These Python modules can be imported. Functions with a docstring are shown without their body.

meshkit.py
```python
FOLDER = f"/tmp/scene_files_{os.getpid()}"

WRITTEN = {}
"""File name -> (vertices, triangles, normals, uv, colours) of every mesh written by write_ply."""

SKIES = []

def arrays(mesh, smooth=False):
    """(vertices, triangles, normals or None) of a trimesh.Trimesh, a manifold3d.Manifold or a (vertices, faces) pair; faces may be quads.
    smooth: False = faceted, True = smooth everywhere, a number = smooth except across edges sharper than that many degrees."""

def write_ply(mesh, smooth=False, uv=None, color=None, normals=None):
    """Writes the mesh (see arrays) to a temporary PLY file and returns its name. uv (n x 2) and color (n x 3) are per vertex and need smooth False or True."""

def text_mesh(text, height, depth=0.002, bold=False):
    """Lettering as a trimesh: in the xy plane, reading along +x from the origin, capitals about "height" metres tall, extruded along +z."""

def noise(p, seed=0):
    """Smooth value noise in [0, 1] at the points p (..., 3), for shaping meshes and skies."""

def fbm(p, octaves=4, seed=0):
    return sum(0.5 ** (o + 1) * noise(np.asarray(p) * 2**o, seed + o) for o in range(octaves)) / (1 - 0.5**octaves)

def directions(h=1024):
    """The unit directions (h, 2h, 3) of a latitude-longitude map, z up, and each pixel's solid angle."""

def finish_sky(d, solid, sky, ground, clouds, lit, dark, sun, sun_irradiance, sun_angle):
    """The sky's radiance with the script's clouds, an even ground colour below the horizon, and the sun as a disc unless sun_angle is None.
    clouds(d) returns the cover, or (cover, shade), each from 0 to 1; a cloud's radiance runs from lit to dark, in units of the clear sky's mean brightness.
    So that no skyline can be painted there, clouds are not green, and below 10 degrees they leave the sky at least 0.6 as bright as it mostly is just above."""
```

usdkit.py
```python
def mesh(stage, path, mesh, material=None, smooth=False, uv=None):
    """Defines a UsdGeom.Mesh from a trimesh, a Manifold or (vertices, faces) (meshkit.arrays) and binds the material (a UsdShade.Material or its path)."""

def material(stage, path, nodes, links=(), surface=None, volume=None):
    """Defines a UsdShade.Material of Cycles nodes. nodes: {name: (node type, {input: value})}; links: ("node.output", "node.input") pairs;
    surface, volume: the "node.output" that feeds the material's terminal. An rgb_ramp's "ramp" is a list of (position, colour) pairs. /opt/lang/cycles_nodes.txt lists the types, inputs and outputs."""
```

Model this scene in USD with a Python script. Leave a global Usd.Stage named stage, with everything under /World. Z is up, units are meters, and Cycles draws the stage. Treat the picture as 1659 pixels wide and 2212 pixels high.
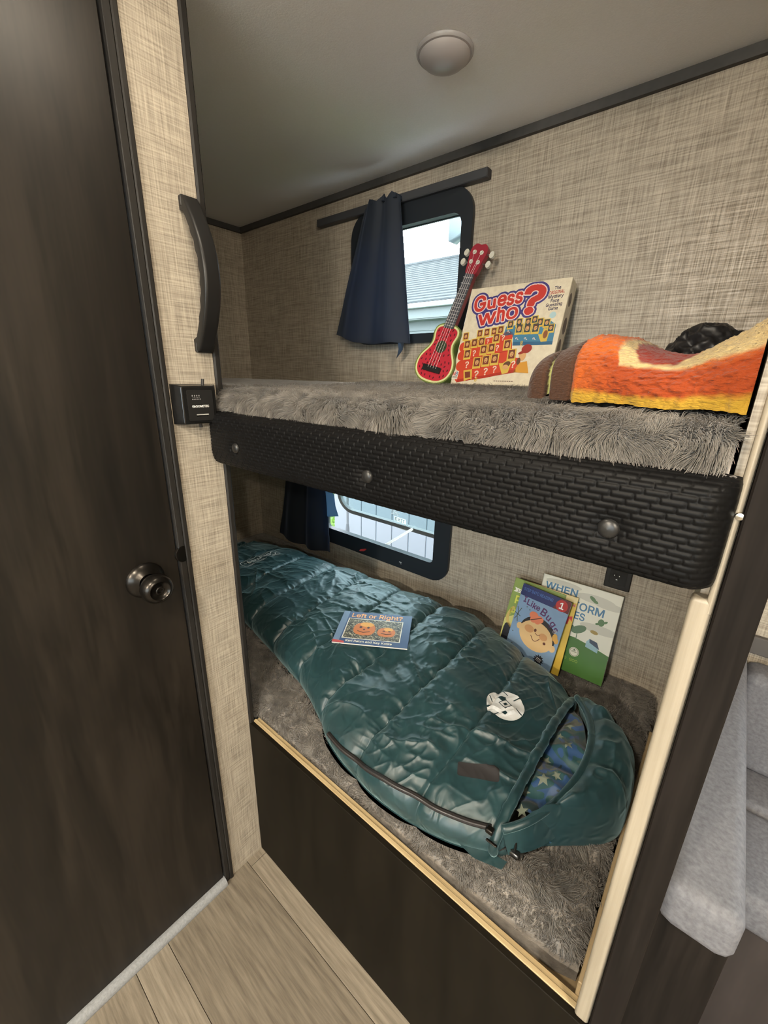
import math
import numpy as np
import trimesh
import manifold3d as m3
import shapely.geometry as sg
from shapely import affinity
from shapely.ops import unary_union
from scipy.interpolate import PchipInterpolator, LinearNDInterpolator
from pxr import Usd, UsdGeom, UsdLux, UsdShade, Gf, Sdf, Vt
import usdkit
import meshkit
from meshkit import noise, fbm, text_mesh

stage = Usd.Stage.CreateInMemory()
UsdGeom.SetStageUpAxis(stage, UsdGeom.Tokens.z)
UsdGeom.SetStageMetersPerUnit(stage, 1.0)
UsdGeom.Xform.Define(stage, '/World')
UsdGeom.Scope.Define(stage, '/World/Looks')

# ------------------------------------------------------------------ camera, daylight, lamps, exposure
FOCAL_PX = 900.247
CAM = (0.79066, -0.436868, 1.30)
RIGHT = (0.76659569, 0.64178469, 0.02105833)
UP = (-0.21438779, 0.2248927, 0.95050573)
BACK = (0.60528417, -0.73316825, 0.30999258)
cam = UsdGeom.Camera.Define(stage, '/World/camera')
cam.CreateHorizontalApertureAttr(36.0)
cam.CreateVerticalApertureAttr(36.0 * 2212 / 1659)
cam.CreateFocalLengthAttr(FOCAL_PX / 1659 * 36.0)
cam.CreateClippingRangeAttr(Gf.Vec2f(0.02, 200))
cam.CreateExposureAttr(0.0)
cam.AddTransformOp().Set(Gf.Matrix4d(*RIGHT, 0, *UP, 0, *BACK, 0, *CAM, 1))

sky = UsdLux.DomeLight.Define(stage, '/World/sky')          # even overcast sky
sky.CreateColorAttr(Gf.Vec3f(0.82, 0.92, 1.0))
sky.CreateIntensityAttr(3.4)
LAMPS = [(0.32, -0.15, 70.0), (0.60, -0.95, 650.0), (1.75, -0.80, 1150.0), (2.5, -1.6, 1000.0), (0.65, -2.1, 2200.0)]   # x, y, radiance of the lens
LAMP_COLOR = (1.0, 0.87, 0.69)

# ------------------------------------------------------------------ helpers: prims
used = {}


def numbered(parent, name):
    k = used.get((parent, name), 0)
    used[(parent, name)] = k + 1
    return f'{parent}/{name}' if k == 0 else f'{parent}/{name}_{k:03d}'


def keys(prim, **kw):
    for k, v in kw.items():
        if v:
            prim.SetCustomDataByKey(k, v)


locs = {}


def thing(name, label, cat, loc=(0, 0, 0), group=None, kind=None):
    p = numbered('/World', name)
    x = UsdGeom.Xform.Define(stage, p)
    x.AddTranslateOp().Set(Gf.Vec3d(*map(float, loc)))
    locs[p] = np.array(loc, float)
    keys(x.GetPrim(), label=label, category=cat, group=group, kind=kind)
    return p


def off(p):
    while p and p not in locs:
        p = p.rsplit('/', 1)[0]
    return locs.get(p, np.zeros(3))


def part(parent, name, mesh, mat, smooth=35, label=None, kind=None, col=None):
    p = numbered(parent, name)
    v, f, n = meshkit.arrays(mesh, True if col is not None else smooth)
    v = v - off(parent)
    m = UsdGeom.Mesh.Define(stage, p)
    m.CreatePointsAttr(Vt.Vec3fArray.FromNumpy(v.astype(np.float32)))
    m.CreateFaceVertexCountsAttr(Vt.IntArray.FromNumpy(np.full(len(f), 3, np.int32)))
    m.CreateFaceVertexIndicesAttr(Vt.IntArray.FromNumpy(f.astype(np.int32).ravel()))
    m.CreateSubdivisionSchemeAttr('none')
    if n is not None:
        m.CreateNormalsAttr(Vt.Vec3fArray.FromNumpy(n.astype(np.float32)))
        m.SetNormalsInterpolation('vertex')
    if col is not None:
        UsdGeom.PrimvarsAPI(m).CreatePrimvar('col', Sdf.ValueTypeNames.Color3fArray, 'vertex').Set(Vt.Vec3fArray.FromNumpy(np.asarray(col, np.float32)))
    UsdShade.MaterialBindingAPI.Apply(m.GetPrim()).Bind(mat)
    keys(m.GetPrim(), label=label, kind=kind)
    return p


def single(name, mesh, mat, label, cat=None, smooth=35, kind=None, group=None, col=None):
    p = part('/World', name, mesh, mat, smooth, col=col)
    keys(stage.GetPrimAtPath(p), label=label, category=cat, kind=kind, group=group)
    return p


def curves(parent, name, pts, widths, mat, kind=None):
    p = numbered(parent, name)
    c = UsdGeom.BasisCurves.Define(stage, p)
    n, k = pts.shape[:2]
    c.CreateTypeAttr('linear')
    c.CreateCurveVertexCountsAttr(Vt.IntArray.FromNumpy(np.full(n, k, np.int32)))
    c.CreatePointsAttr(Vt.Vec3fArray.FromNumpy((pts - off(parent)).reshape(-1, 3).astype(np.float32)))
    c.CreateWidthsAttr(Vt.FloatArray.FromNumpy(np.asarray(widths, np.float32).ravel()))
    c.SetWidthsInterpolation('vertex')
    UsdShade.MaterialBindingAPI.Apply(c.GetPrim()).Bind(mat)
    keys(c.GetPrim(), kind=kind)
    return p


# ------------------------------------------------------------------ helpers: shapes
def cat(*ms):
    ms = [m for x in ms for m in (x if isinstance(x, (list, tuple)) else [x])]
    return trimesh.util.concatenate([tri(m) for m in ms])


def box(x0, x1, y0, y1, z0, z1, b=0.0):
    if b <= 0:
        m = trimesh.creation.box([x1 - x0, y1 - y0, z1 - z0])
        m.apply_translation([(x0 + x1) / 2, (y0 + y1) / 2, (z0 + z1) / 2])
        return m
    P = []
    for x, dx in ((x0, b), (x1, -b)):
        for y, dy in ((y0, b), (y1, -b)):
            for z, dz in ((z0, b), (z1, -b)):
                P += [(x, y + dy, z + dz), (x + dx, y, z + dz), (x + dx, y + dy, z)]
    return trimesh.Trimesh(P).convex_hull


def rbox(x0, x1, y0, y1, z0, z1, r, seg=12):
    s = m3.Manifold.sphere(r, seg)
    return m3.Manifold.batch_hull([s.translate([x, y, z]) for x in (x0 + r, x1 - r) for y in (y0 + r, y1 - r) for z in (z0 + r, z1 - r)])


def tri(m):
    if hasattr(m, 'to_mesh'):
        q = m.to_mesh()
        return trimesh.Trimesh(np.array(q.vert_properties[:, :3]), np.array(q.tri_verts), process=False)
    return m


def frame(o, U, V):
    U, V = np.array(U, float), np.array(V, float)
    U /= np.linalg.norm(U)
    V = V - U * (U @ V)
    V /= np.linalg.norm(V)
    T = np.eye(4)
    T[:3, 0], T[:3, 1], T[:3, 2], T[:3, 3] = U, V, np.cross(U, V), o
    return T


def polys(s):
    return [g for g in getattr(s, 'geoms', [s]) if g.geom_type == 'Polygon' and g.area > 0]


def prism(shape, d, T=None, z0=0.0):
    m = cat([trimesh.creation.extrude_polygon(g, d, engine='earcut') for g in polys(shape)])
    m.apply_translation([0, 0, z0])
    if T is not None:
        m.apply_transform(T)
    return m


def rrect(x0, x1, y0, y1, r, q=8):
    return sg.box(x0 + r, y0 + r, x1 - r, y1 - r).buffer(r, quad_segs=q)


def ell(x, y, a, b=None, rot=0, n=24):
    t = np.linspace(0, 2 * np.pi, n, endpoint=False)
    return affinity.rotate(sg.Polygon(np.c_[x + a * np.cos(t), y + (b or a) * np.sin(t)]), rot, origin=(x, y))


def grid(P, closed_v=False, flip=False):
    nu, nv = P.shape[:2]
    i = np.arange(nu * nv).reshape(nu, nv)
    if closed_v:
        i = np.c_[i, i[:, :1]]
    a, b, c, d = i[:-1, :-1].ravel(), i[1:, :-1].ravel(), i[1:, 1:].ravel(), i[:-1, 1:].ravel()
    f = np.vstack([np.c_[a, b, c], np.c_[a, c, d]])
    if flip:
        f = f[:, ::-1]
    return trimesh.Trimesh(P.reshape(-1, 3), f, process=False)


def tube(pts, r, n=8, caps=True):
    pts = np.asarray(pts, float)
    r = np.broadcast_to(np.asarray(r, float), len(pts))
    t = np.gradient(pts, axis=0)
    t /= np.maximum(np.linalg.norm(t, axis=1, keepdims=True), 1e-9)
    ref = np.array([0, 0, 1.0]) if abs(t[0, 2]) < .9 else np.array([1.0, 0, 0])
    P = []
    u = np.cross(t[0], ref)
    for k in range(len(pts)):
        u = u - t[k] * (u @ t[k])
        u /= max(np.linalg.norm(u), 1e-9)
        w = np.cross(t[k], u)
        a = np.linspace(0, 2 * np.pi, n, endpoint=False)
        P.append(pts[k] + r[k] * (np.cos(a)[:, None] * u + np.sin(a)[:, None] * w))
    P = np.array(P)
    if caps:
        P = np.concatenate([np.repeat(pts[:1, None], n, 1), P, np.repeat(pts[-1:, None], n, 1)])
    return grid(P, True)


def lathe(prof, o=(0, 0, 0), d=(0, 0, 1), n=32):
    """prof: (radius, distance along d)"""
    d = np.array(d, float) / np.linalg.norm(d)
    ref = np.array([0, 0, 1.0]) if abs(d[2]) < .9 else np.array([1.0, 0, 0])
    u = np.cross(ref, d)
    u /= np.linalg.norm(u)
    w = np.cross(d, u)
    a = np.linspace(0, 2 * np.pi, n, endpoint=False)
    P = np.array([np.array(o) + h * d + r * (np.cos(a)[:, None] * u + np.sin(a)[:, None] * w) for r, h in prof])
    return grid(P, True)


def smoothline(pts, n, closed=False):
    pts = np.asarray(pts, float)
    if closed:
        pts = np.vstack([pts, pts[:1]])
    s = np.r_[0, np.cumsum(np.linalg.norm(np.diff(pts, axis=0), axis=1))]
    from scipy.interpolate import CubicSpline
    f = CubicSpline(s, pts, bc_type='periodic' if closed else 'natural')
    return f(np.linspace(0, s[-1], n))


def resample(pts, n):
    pts = np.asarray(pts, float)
    s = np.r_[0, np.cumsum(np.linalg.norm(np.diff(pts, axis=0), axis=1))]
    t = np.linspace(0, s[-1], n)
    return np.stack([np.interp(t, s, c) for c in pts.T], 1)


def text_shape(text, height, bold=True, width=None):
    """Lettering as a flat shape, origin at its lower left."""
    m = text_mesh(text, height, 0.002, bold)
    top = m.triangles[m.face_normals[:, 2] > .9][:, :, :2]
    s = unary_union([sg.Polygon(t).buffer(height * .002) for t in top])
    x0, y0, x1, y1 = s.bounds
    s = affinity.translate(s, -x0, 0)
    if width:
        s = affinity.scale(s, width / (x1 - x0), 1, origin=(0, 0))
    return s


def put(s, x, y, rot=0, k=1.0):
    return affinity.translate(affinity.rotate(affinity.scale(s, k, k, origin=(0, 0)), rot, origin=(0, 0)), x, y)


def center(s, x, y, rot=0):
    b = s.bounds
    return affinity.rotate(affinity.translate(s, x - (b[0] + b[2]) / 2, y - (b[1] + b[3]) / 2), rot, origin=(x, y))


def drape(shape, h, step=0.006, lift=0.0012):
    """A flat shape laid on the surface z = h(x, y)."""
    out = []
    for g in polys(shape):
        v, f = trimesh.creation.triangulate_polygon(g.segmentize(step), engine='earcut')
        v3, f3 = trimesh.remesh.subdivide_to_size(np.c_[v, np.zeros(len(v))], f, step, max_iter=12)
        out.append(trimesh.Trimesh(v3, f3, process=True, merge_norm=True))
    m = cat(out)
    m.vertices[:, 2] = h(m.vertices[:, :2]) + lift
    if len(m.faces) and m.face_normals[:, 2].mean() < 0:
        m.invert()
    return m


# ------------------------------------------------------------------ materials
def lin(r, g, b):
    c = np.array([r, g, b]) / 255.0
    return tuple(np.where(c <= .04045, c / 12.92, ((c + .055) / 1.055) ** 2.4))


def M(name, nodes, links=(), surface='p.BSDF'):
    return usdkit.material(stage, f'/World/Looks/{name}', nodes, links, surface)


def plain(name, c, rough=.5, **kw):
    return M(name, {'p': ('principled_bsdf', {'base_color': c, 'roughness': rough, **kw})})


def mottled(name, c1, c2, scale=(20, 20, 20), rough=.5, bump=0.0, detail=4, lo=.3, hi=.7, dist=.002, **kw):
    n = {'g': ('geometry', {}), 'm': ('mapping', {'scale': scale}), 'n': ('noise_texture', {'scale': 1.0, 'detail': float(detail), 'roughness': .6}),
         'r': ('rgb_ramp', {'ramp': [(lo, c1), (hi, c2)]}), 'p': ('principled_bsdf', {'roughness': rough, **kw})}
    l = [('g.position', 'm.vector'), ('m.vector', 'n.vector'), ('n.fac', 'r.fac'), ('r.color', 'p.base_color')]
    if bump:
        n['b'] = ('bump', {'strength': bump, 'distance': dist})
        l += [('n.fac', 'b.height'), ('b.normal', 'p.normal')]
    return M(name, n, l)


def linen(name, dark, light, k=1.0, rough=.42):
    """Printed linen wallpaper: crossed threads of light and dark."""
    n = {'g': ('geometry', {}), 'p': ('principled_bsdf', {'specular_ior_level': .5}),
         'm1': ('mapping', {'scale': (14 * k, 14 * k, 420 * k)}), 'm2': ('mapping', {'scale': (420 * k, 420 * k, 14 * k)}),
         'm3': ('mapping', {'scale': (4, 4, 4)}),
         'n1': ('noise_texture', {'scale': 1.0, 'detail': 2.0}), 'n2': ('noise_texture', {'scale': 1.0, 'detail': 2.0}), 'n3': ('noise_texture', {'scale': 1.0, 'detail': 2.0}),
         's': ('math', {'math_type': 'add'}), 'h': ('math', {'math_type': 'multiply', 'value2': .5}),
         'r': ('rgb_ramp', {'ramp': [(.34, dark), (.5, tuple((np.array(dark) + light) / 2)), (.66, light)]}),
         'rr': ('map_range', {'from_min': .4, 'from_max': .66, 'to_min': rough + .2, 'to_max': rough - .1, 'clamp': True}),
         'b': ('bump', {'strength': .25, 'distance': .0006}),
         'mx': ('mix', {'mix_type': 'multiply', 'fac': .25})}
    l = [('g.position', 'm1.vector'), ('g.position', 'm2.vector'), ('g.position', 'm3.vector'), ('m1.vector', 'n1.vector'), ('m2.vector', 'n2.vector'), ('m3.vector', 'n3.vector'),
         ('n1.fac', 's.value1'), ('n2.fac', 's.value2'), ('s.value', 'h.value1'), ('h.value', 'r.fac'), ('h.value', 'rr.value'), ('rr.result', 'p.roughness'),
         ('r.color', 'mx.color1'), ('n3.color', 'mx.color2'), ('r.color', 'p.base_color'), ('h.value', 'b.height'), ('b.normal', 'p.normal')]
    return M(name, n, l)


LINEN = linen('linen_wallpaper', (.205, .176, .138), (.49, .435, .352))
CEILING = mottled('ceiling_vinyl', (.79, .805, .815), (.83, .845, .855), (300, 300, 300), .55, .15)
DARKTRIM = mottled('dark_trim', (.010, .009, .008), (.018, .016, .014), (60, 60, 8), .6, specular_ior_level=.3)
CEILTRIM = mottled('ceiling_trim', (.040, .040, .039), (.055, .054, .052), (60, 60, 60), .6)
DOORWOOD = M('dark_door_wood', {
    'g': ('geometry', {}), 'm': ('mapping', {'scale': (30, 13, 2.0)}), 'm2': ('mapping', {'scale': (300, 160, 9)}),
    'n': ('noise_texture', {'scale': 1.0, 'detail': 5.0, 'roughness': .6, 'distortion': .6}), 'n2': ('noise_texture', {'scale': 1.0, 'detail': 3.0}),
    's': ('math', {'math_type': 'multiply_add', 'value2': .3}),
    'r': ('rgb_ramp', {'ramp': [(.42, (.0035, .0028, .002)), (.6, (.0085, .0065, .0046)), (.8, (.018, .0138, .010))]}),
    'p': ('principled_bsdf', {'roughness': .43, 'specular_ior_level': .38})},
    [('g.position', 'm.vector'), ('g.position', 'm2.vector'), ('m.vector', 'n.vector'), ('m2.vector', 'n2.vector'), ('n2.fac', 's.value1'), ('n.fac', 's.value3'), ('s.value', 'r.fac'), ('r.color', 'p.base_color')])
POSTWOOD = mottled('dark_post_wood', (.008, .0068, .006), (.017, .0138, .012), (90, 90, 4), .6, specular_ior_level=.06)
LIGHTWOOD = mottled('pale_wood', (.25, .215, .16), (.34, .295, .225), (160, 160, 5), .5)
PLY = mottled('plywood_edge', (.36, .26, .13), (.50, .39, .22), (8, 200, 300), .6)
OLIVEPLY = mottled('raw_plywood', (.30, .22, .12), (.40, .30, .17), (40, 8, 90), .6)
BLACK = plain('black_plastic', (.012, .012, .012), .38)
BLACKMETAL = plain('dark_bronze_metal', (.028, .025, .022), .27, metallic=.85)
GLOSSBLACK = plain('gloss_black_plastic', (.008, .008, .008), .16)
HANDLE = plain('grab_handle_plastic', (.012, .0117, .0113), .38, specular_ior_level=.3)
VINYL = plain('woven_black_vinyl', (.0045, .0045, .0047), .46, specular_ior_level=.10)
WHITEINK = plain('white_print', (.75, .75, .73), .6)
GREYINK = plain('grey_print', (.25, .25, .25), .6)
WINFRAME = plain('black_window_frame', (.012, .016, .022), .45)
RAIL = plain('curtain_rail_plastic', (.045, .048, .054), .5)
LAMPLENS = plain('unlit_lamp_lens', (.42, .40, .40), .3)
SILL = mottled('grey_sill', (.19, .197, .205), (.27, .278, .288), (250, 250, 250), .7)
def pane(name, tint):
    return M(name, {'t': ('transparent_bsdf', {'color': tint}), 'g': ('glossy_bsdf', {'color': (1, 1, 1), 'roughness': .02}), 'f': ('layer_weight', {'blend': .5}),
                    'w': ('math', {'math_type': 'power', 'value2': 5.0}), 'c': ('math', {'math_type': 'multiply_add', 'value2': .85, 'value3': .03}), 'x': ('mix_closure', {})},
             [('f.facing', 'w.value1'), ('w.value', 'c.value1'), ('c.value', 'x.fac'), ('t.BSDF', 'x.closure1'), ('g.BSDF', 'x.closure2')], 'x.closure')
GLASS = pane('clear_glass', (.96, .985, .985))
TINTED = pane('tinted_glass', (.80, .89, .89))
CURTAIN = M('navy_curtain', {'p': ('principled_bsdf', {'base_color': (.022, .030, .046), 'roughness': .75, 'sheen_weight': .25, 'sheen_roughness': .4, 'sheen_tint': (.5, .65, 1.0)}),
                             't': ('translucent_bsdf', {'color': (.06, .11, .19)}), 'x': ('mix_closure', {'fac': .32})},
            [('p.BSDF', 'x.closure1'), ('t.BSDF', 'x.closure2')], 'x.closure')
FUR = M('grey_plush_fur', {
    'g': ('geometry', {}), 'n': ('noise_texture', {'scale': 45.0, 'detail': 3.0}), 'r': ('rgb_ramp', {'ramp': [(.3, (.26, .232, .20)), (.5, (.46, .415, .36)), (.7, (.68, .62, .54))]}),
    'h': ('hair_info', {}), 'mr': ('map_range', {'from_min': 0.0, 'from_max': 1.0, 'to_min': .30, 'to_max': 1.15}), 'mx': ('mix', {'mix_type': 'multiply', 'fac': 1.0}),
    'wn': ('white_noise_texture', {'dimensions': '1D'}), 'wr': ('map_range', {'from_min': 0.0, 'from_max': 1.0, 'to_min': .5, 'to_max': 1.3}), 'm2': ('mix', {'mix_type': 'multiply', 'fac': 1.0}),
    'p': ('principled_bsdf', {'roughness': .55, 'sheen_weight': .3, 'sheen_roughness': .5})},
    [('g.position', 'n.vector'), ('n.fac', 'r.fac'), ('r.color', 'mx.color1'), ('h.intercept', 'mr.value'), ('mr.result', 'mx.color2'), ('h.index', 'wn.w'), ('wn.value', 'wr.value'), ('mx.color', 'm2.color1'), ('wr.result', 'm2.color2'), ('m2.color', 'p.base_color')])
FURBASE = mottled('grey_plush_backing', (.14, .125, .110), (.30, .27, .235), (60, 60, 60), .9, .6, 5, dist=.006, sheen_weight=.3)
PLANK = mottled('weathered_oak_vinyl', (.125, .104, .077), (.26, .222, .168), (9, 130, 130), .45, .08, 6, .32, .7)
PLANK2 = mottled('weathered_oak_vinyl_dark', (.108, .089, .066), (.22, .188, .142), (8, 120, 120), .45, .08, 6, .32, .7)
PLANK3 = mottled('weathered_oak_vinyl_pale', (.15, .126, .094), (.29, .25, .192), (8, 125, 125), .45, .08, 6, .32, .7)
GROOVE = plain('floor_groove', (.07, .055, .04), .7)
CUSHION = mottled('grey_cushion_fabric', (.095, .096, .110), (.160, .162, .178), (150, 150, 150), .8, .15, 5)
BENCHBROWN = mottled('bench_brown', (.03, .024, .022), (.045, .036, .033), (30, 30, 5), .6)
BLUEGREY = plain('dark_grey_band', (.075, .068, .064), .6)


def vcol(name, rough=.5, bump=None, **kw):
    n = {'a': ('attribute', {'attribute': 'col'}), 'p': ('principled_bsdf', {'roughness': rough, **kw})}
    l = [('a.color', 'p.base_color')]
    if bump:
        n |= {'g': ('geometry', {}), 'm': ('mapping', {'scale': bump[0]}), 'n': ('noise_texture', {'scale': 1.0, 'detail': 4.0}), 'b': ('bump', {'strength': bump[1], 'distance': bump[2]})}
        l += [('g.position', 'm.vector'), ('m.vector', 'n.vector'), ('n.fac', 'b.height'), ('b.normal', 'p.normal')]
    return M(name, n, l)


rng = np.random.default_rng(7)

# ------------------------------------------------------------------ room dimensions
XE, XR, D, ZC = -1.034, 0.797, 0.76, 1.892
YB, XF = -2.6, 3.0


def structure(name, mesh, mat, label=None, smooth=35):
    p = part('/World', name, mesh, mat, smooth)
    keys(stage.GetPrimAtPath(p), kind='structure', label=label)
    return p


# back wall with its two window openings
UW = rrect(-.36, .107, 1.405, 1.811, .075)      # upper window, outer edge of the frame
UWG = rrect(-.325, .072, 1.433, 1.745, .032)
LW = rrect(-.585, .111, .588, 1.00, .07)
LWG = rrect(-.52, .046, .654, .94, .016)
BACKT = frame((0, D, 0), (1, 0, 0), (0, 0, 1))   # local x = world x, local y = world z, local z = into the room
DW = rrect(1.20, 2.30, .86, 1.50, .08)            # dinette window, beyond the post
whole = sg.box(XE - .05, -.02, XF, 2.0).difference(UW.buffer(-.012)).difference(LW.buffer(-.012)).difference(DW.buffer(-.012))
structure('wall_back', prism(whole, .05, BACKT, -.05), LINEN, 'linen-papered outer wall behind the bunks, with two windows')
structure('wall_left', box(XE - .05, XE, -.03, D, 0, 1.95), LINEN, 'shadowed linen-papered wall at the far left end of the bunks')
structure('wall_door', cat(box(-.04, 0, -.0905, 0, 0, 1.95), box(-.04, 0, YB, -1.0, 0, 1.95), box(-.04, 0, -1.0, -.09, 1.86, 1.95)), LINEN, 'bright linen-papered strip of wall between the door and the bunks')
structure('wall_inner', box(XE - .05, -.04, -.03, 0, 0, 1.95), LINEN, 'bathroom side wall closing off the left end of the bunks')
FW = rrect(.30, 2.40, .80, 1.68, .08)
FRONTT = frame((0, YB, 0), (-1, 0, 0), (0, 0, 1))
mir = lambda s_: affinity.scale(s_, -1, 1, origin=(0, 0))
structure('wall_front', prism(mir(sg.box(-.04, -.02, XF, 2.0).difference(FW.buffer(-.012))), .05, FRONTT, -.05), LINEN, 'linen-papered wall opposite the bunks')
structure('wall_right', box(XF, XF + .05, YB, D, 0, 1.95), LINEN, 'linen-papered wall at the far end of the room')
structure('wall_partition', box(XR + .0005, .838, .022, D, 0, 1.95), LINEN, 'thin partition between the bunks and the dinette')
structure('ceiling', box(XE - .05, XF, YB, D, ZC, 1.95), CEILING, 'plain grey vinyl ceiling panel')

# floor planks: rows along x, each plank its own piece
fl = structure('floor', box(XE, XF, YB, D, -.03, -.003), GROOVE, 'weathered oak look vinyl plank floor')
rows = [.012, -.047, -.269, -.34, -.56, -.64, -.86, -1.0]
joints = [[.02], [1.1], [.62], [.30, 1.4], [.9], [.5], [1.2]]
for k in range(len(rows) - 1):
    xs = [-.03] + joints[k] + [1.75]
    for q in range(len(xs) - 1):
        part(fl, 'plank', box(xs[q] + .0006, xs[q + 1] - .0006, rows[k + 1] + .0006, rows[k] - .0006, -.003, 0, .0006), (PLANK, PLANK3, PLANK2)[(k * 2 + q) % 3])
part(fl, 'vinyl_sheet', box(0, XF, YB, -1.0005, -.003, 0), PLANK)
part(fl, 'vinyl_sheet', box(1.7506, XF, -1.0, .7, -.003, 0), PLANK)

# trims
structure('trim_1', box(XE, XF, D - .012, D - .0005, 1.872, ZC), CEILTRIM, 'dark trim strip where the back wall meets the ceiling')
structure('trim_2', box(XE + .0005, XE + .012, 0, D - .012, 1.872, ZC), CEILTRIM, 'dark trim strip where the bunk end wall meets the ceiling')
structure('trim_3', box(-.04, .004, .0005, .014, 0, ZC, .003), DARKTRIM, 'dark edge strip down the bunk side of the bright wall strip')
structure('trim_4', cat(box(-.04, .006, -.1005, -.091, 0, 1.90, .002), box(-.04, .0035, -.112, -.1006, 0, 1.90, .001)), DARKTRIM, 'dark door casing beside the bright wall strip')
structure('trim_5', cat(tube([(-.001, -.99, .0045), (-.001, -.113, .0045)], .0150, 12), box(-.05, .004, -.99, -.113, 0, .008, .002)), SILL, 'pale grey threshold bar under the door')

# ------------------------------------------------------------------ door
dr = structure('door_1', box(-.04, -.004, -.99, -.1145, .017, 1.86, .0015), DOORWOOD, 'dark brown wood-grained bathroom door')
K = np.array([-.004, -.178, .925])
part(dr, 'rose', lathe([(0, .0), (.0335, .0), (.0345, .003), (.032, .009), (.024, .014), (.017, .018)], K, (1, 0, 0), 48), BLACKMETAL, 40)
kn = part(dr, 'door_knob', lathe([(.013, .012), (.0125, .030), (.018, .034), (.0262, .042), (.0275, .050), (.0262, .058), (.0215, .064), (.0175, .0655), (.0145, .0615), (.0085, .0595), (.0, .0595)], K, (1, 0, 0), 48), BLACKMETAL, 40)
part(kn, 'lock_button', lathe([(.0075, .059), (.0075, .0645), (.0062, .0655), (.0045, .0652), (.0035, .0625), (0, .0622)], K, (1, 0, 0), 24), BLACKMETAL, 40)
part(dr, 'strike_lip', lathe([(0, -.002), (.0165, -.002), (.0165, .0025), (.015, .0036), (0, .0036)], (.0015, -.1055, .957), (1, .2, 0), 32), BLACKMETAL, 40)

# ------------------------------------------------------------------ grab handle
g = thing('grab_handle', 'dark grey plastic grab handle bowed out from the bright wall strip', 'grab handle', (0, -.018, 1.339))
zz = np.linspace(1.336, 1.576, 61)
tt = (zz - 1.336) / .24
outer = .012 + .049 * np.sin(np.pi * np.clip(tt, 0, 1)) ** .9
grip = .0016 * np.cos(2 * np.pi * (tt - .5) / .105) * (np.abs(tt - .5) < .3)
inner = outer - .017 + grip
inner = np.where((tt < .09) | (tt > .91), 0.0005, np.maximum(inner, .0005))
P = []
for z, a, b in zip(zz, inner, outer):
    c, w = .004, .0150
    P.append([(a, -w + c - .018, z), (a + 1e-4, -w - .018, z), (b - c, -w - .018, z), (b - .001, -w + .002 - .018, z), (b, -w + c + .002 - .018, z), (b, w - c - .002 - .018, z), (b - .001, w - .002 - .018, z), (b - c, w - .018, z), (a + 1e-4, w - .018, z), (a, w - c - .018, z)])
P = np.array(P)
P = np.concatenate([np.repeat(P[:1].mean(1, keepdims=True), 10, 1), P, np.repeat(P[-1:].mean(1, keepdims=True), 10, 1)])
part(g, 'grip', grid(P, True, True), HANDLE, 40)
part(g, 'mounting_foot', box(.0003, .010, -.0335, -.0025, 1.334, 1.352, .002), HANDLE)
part(g, 'mounting_foot', box(.0003, .010, -.0335, -.0025, 1.560, 1.578, .002), HANDLE)

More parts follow.
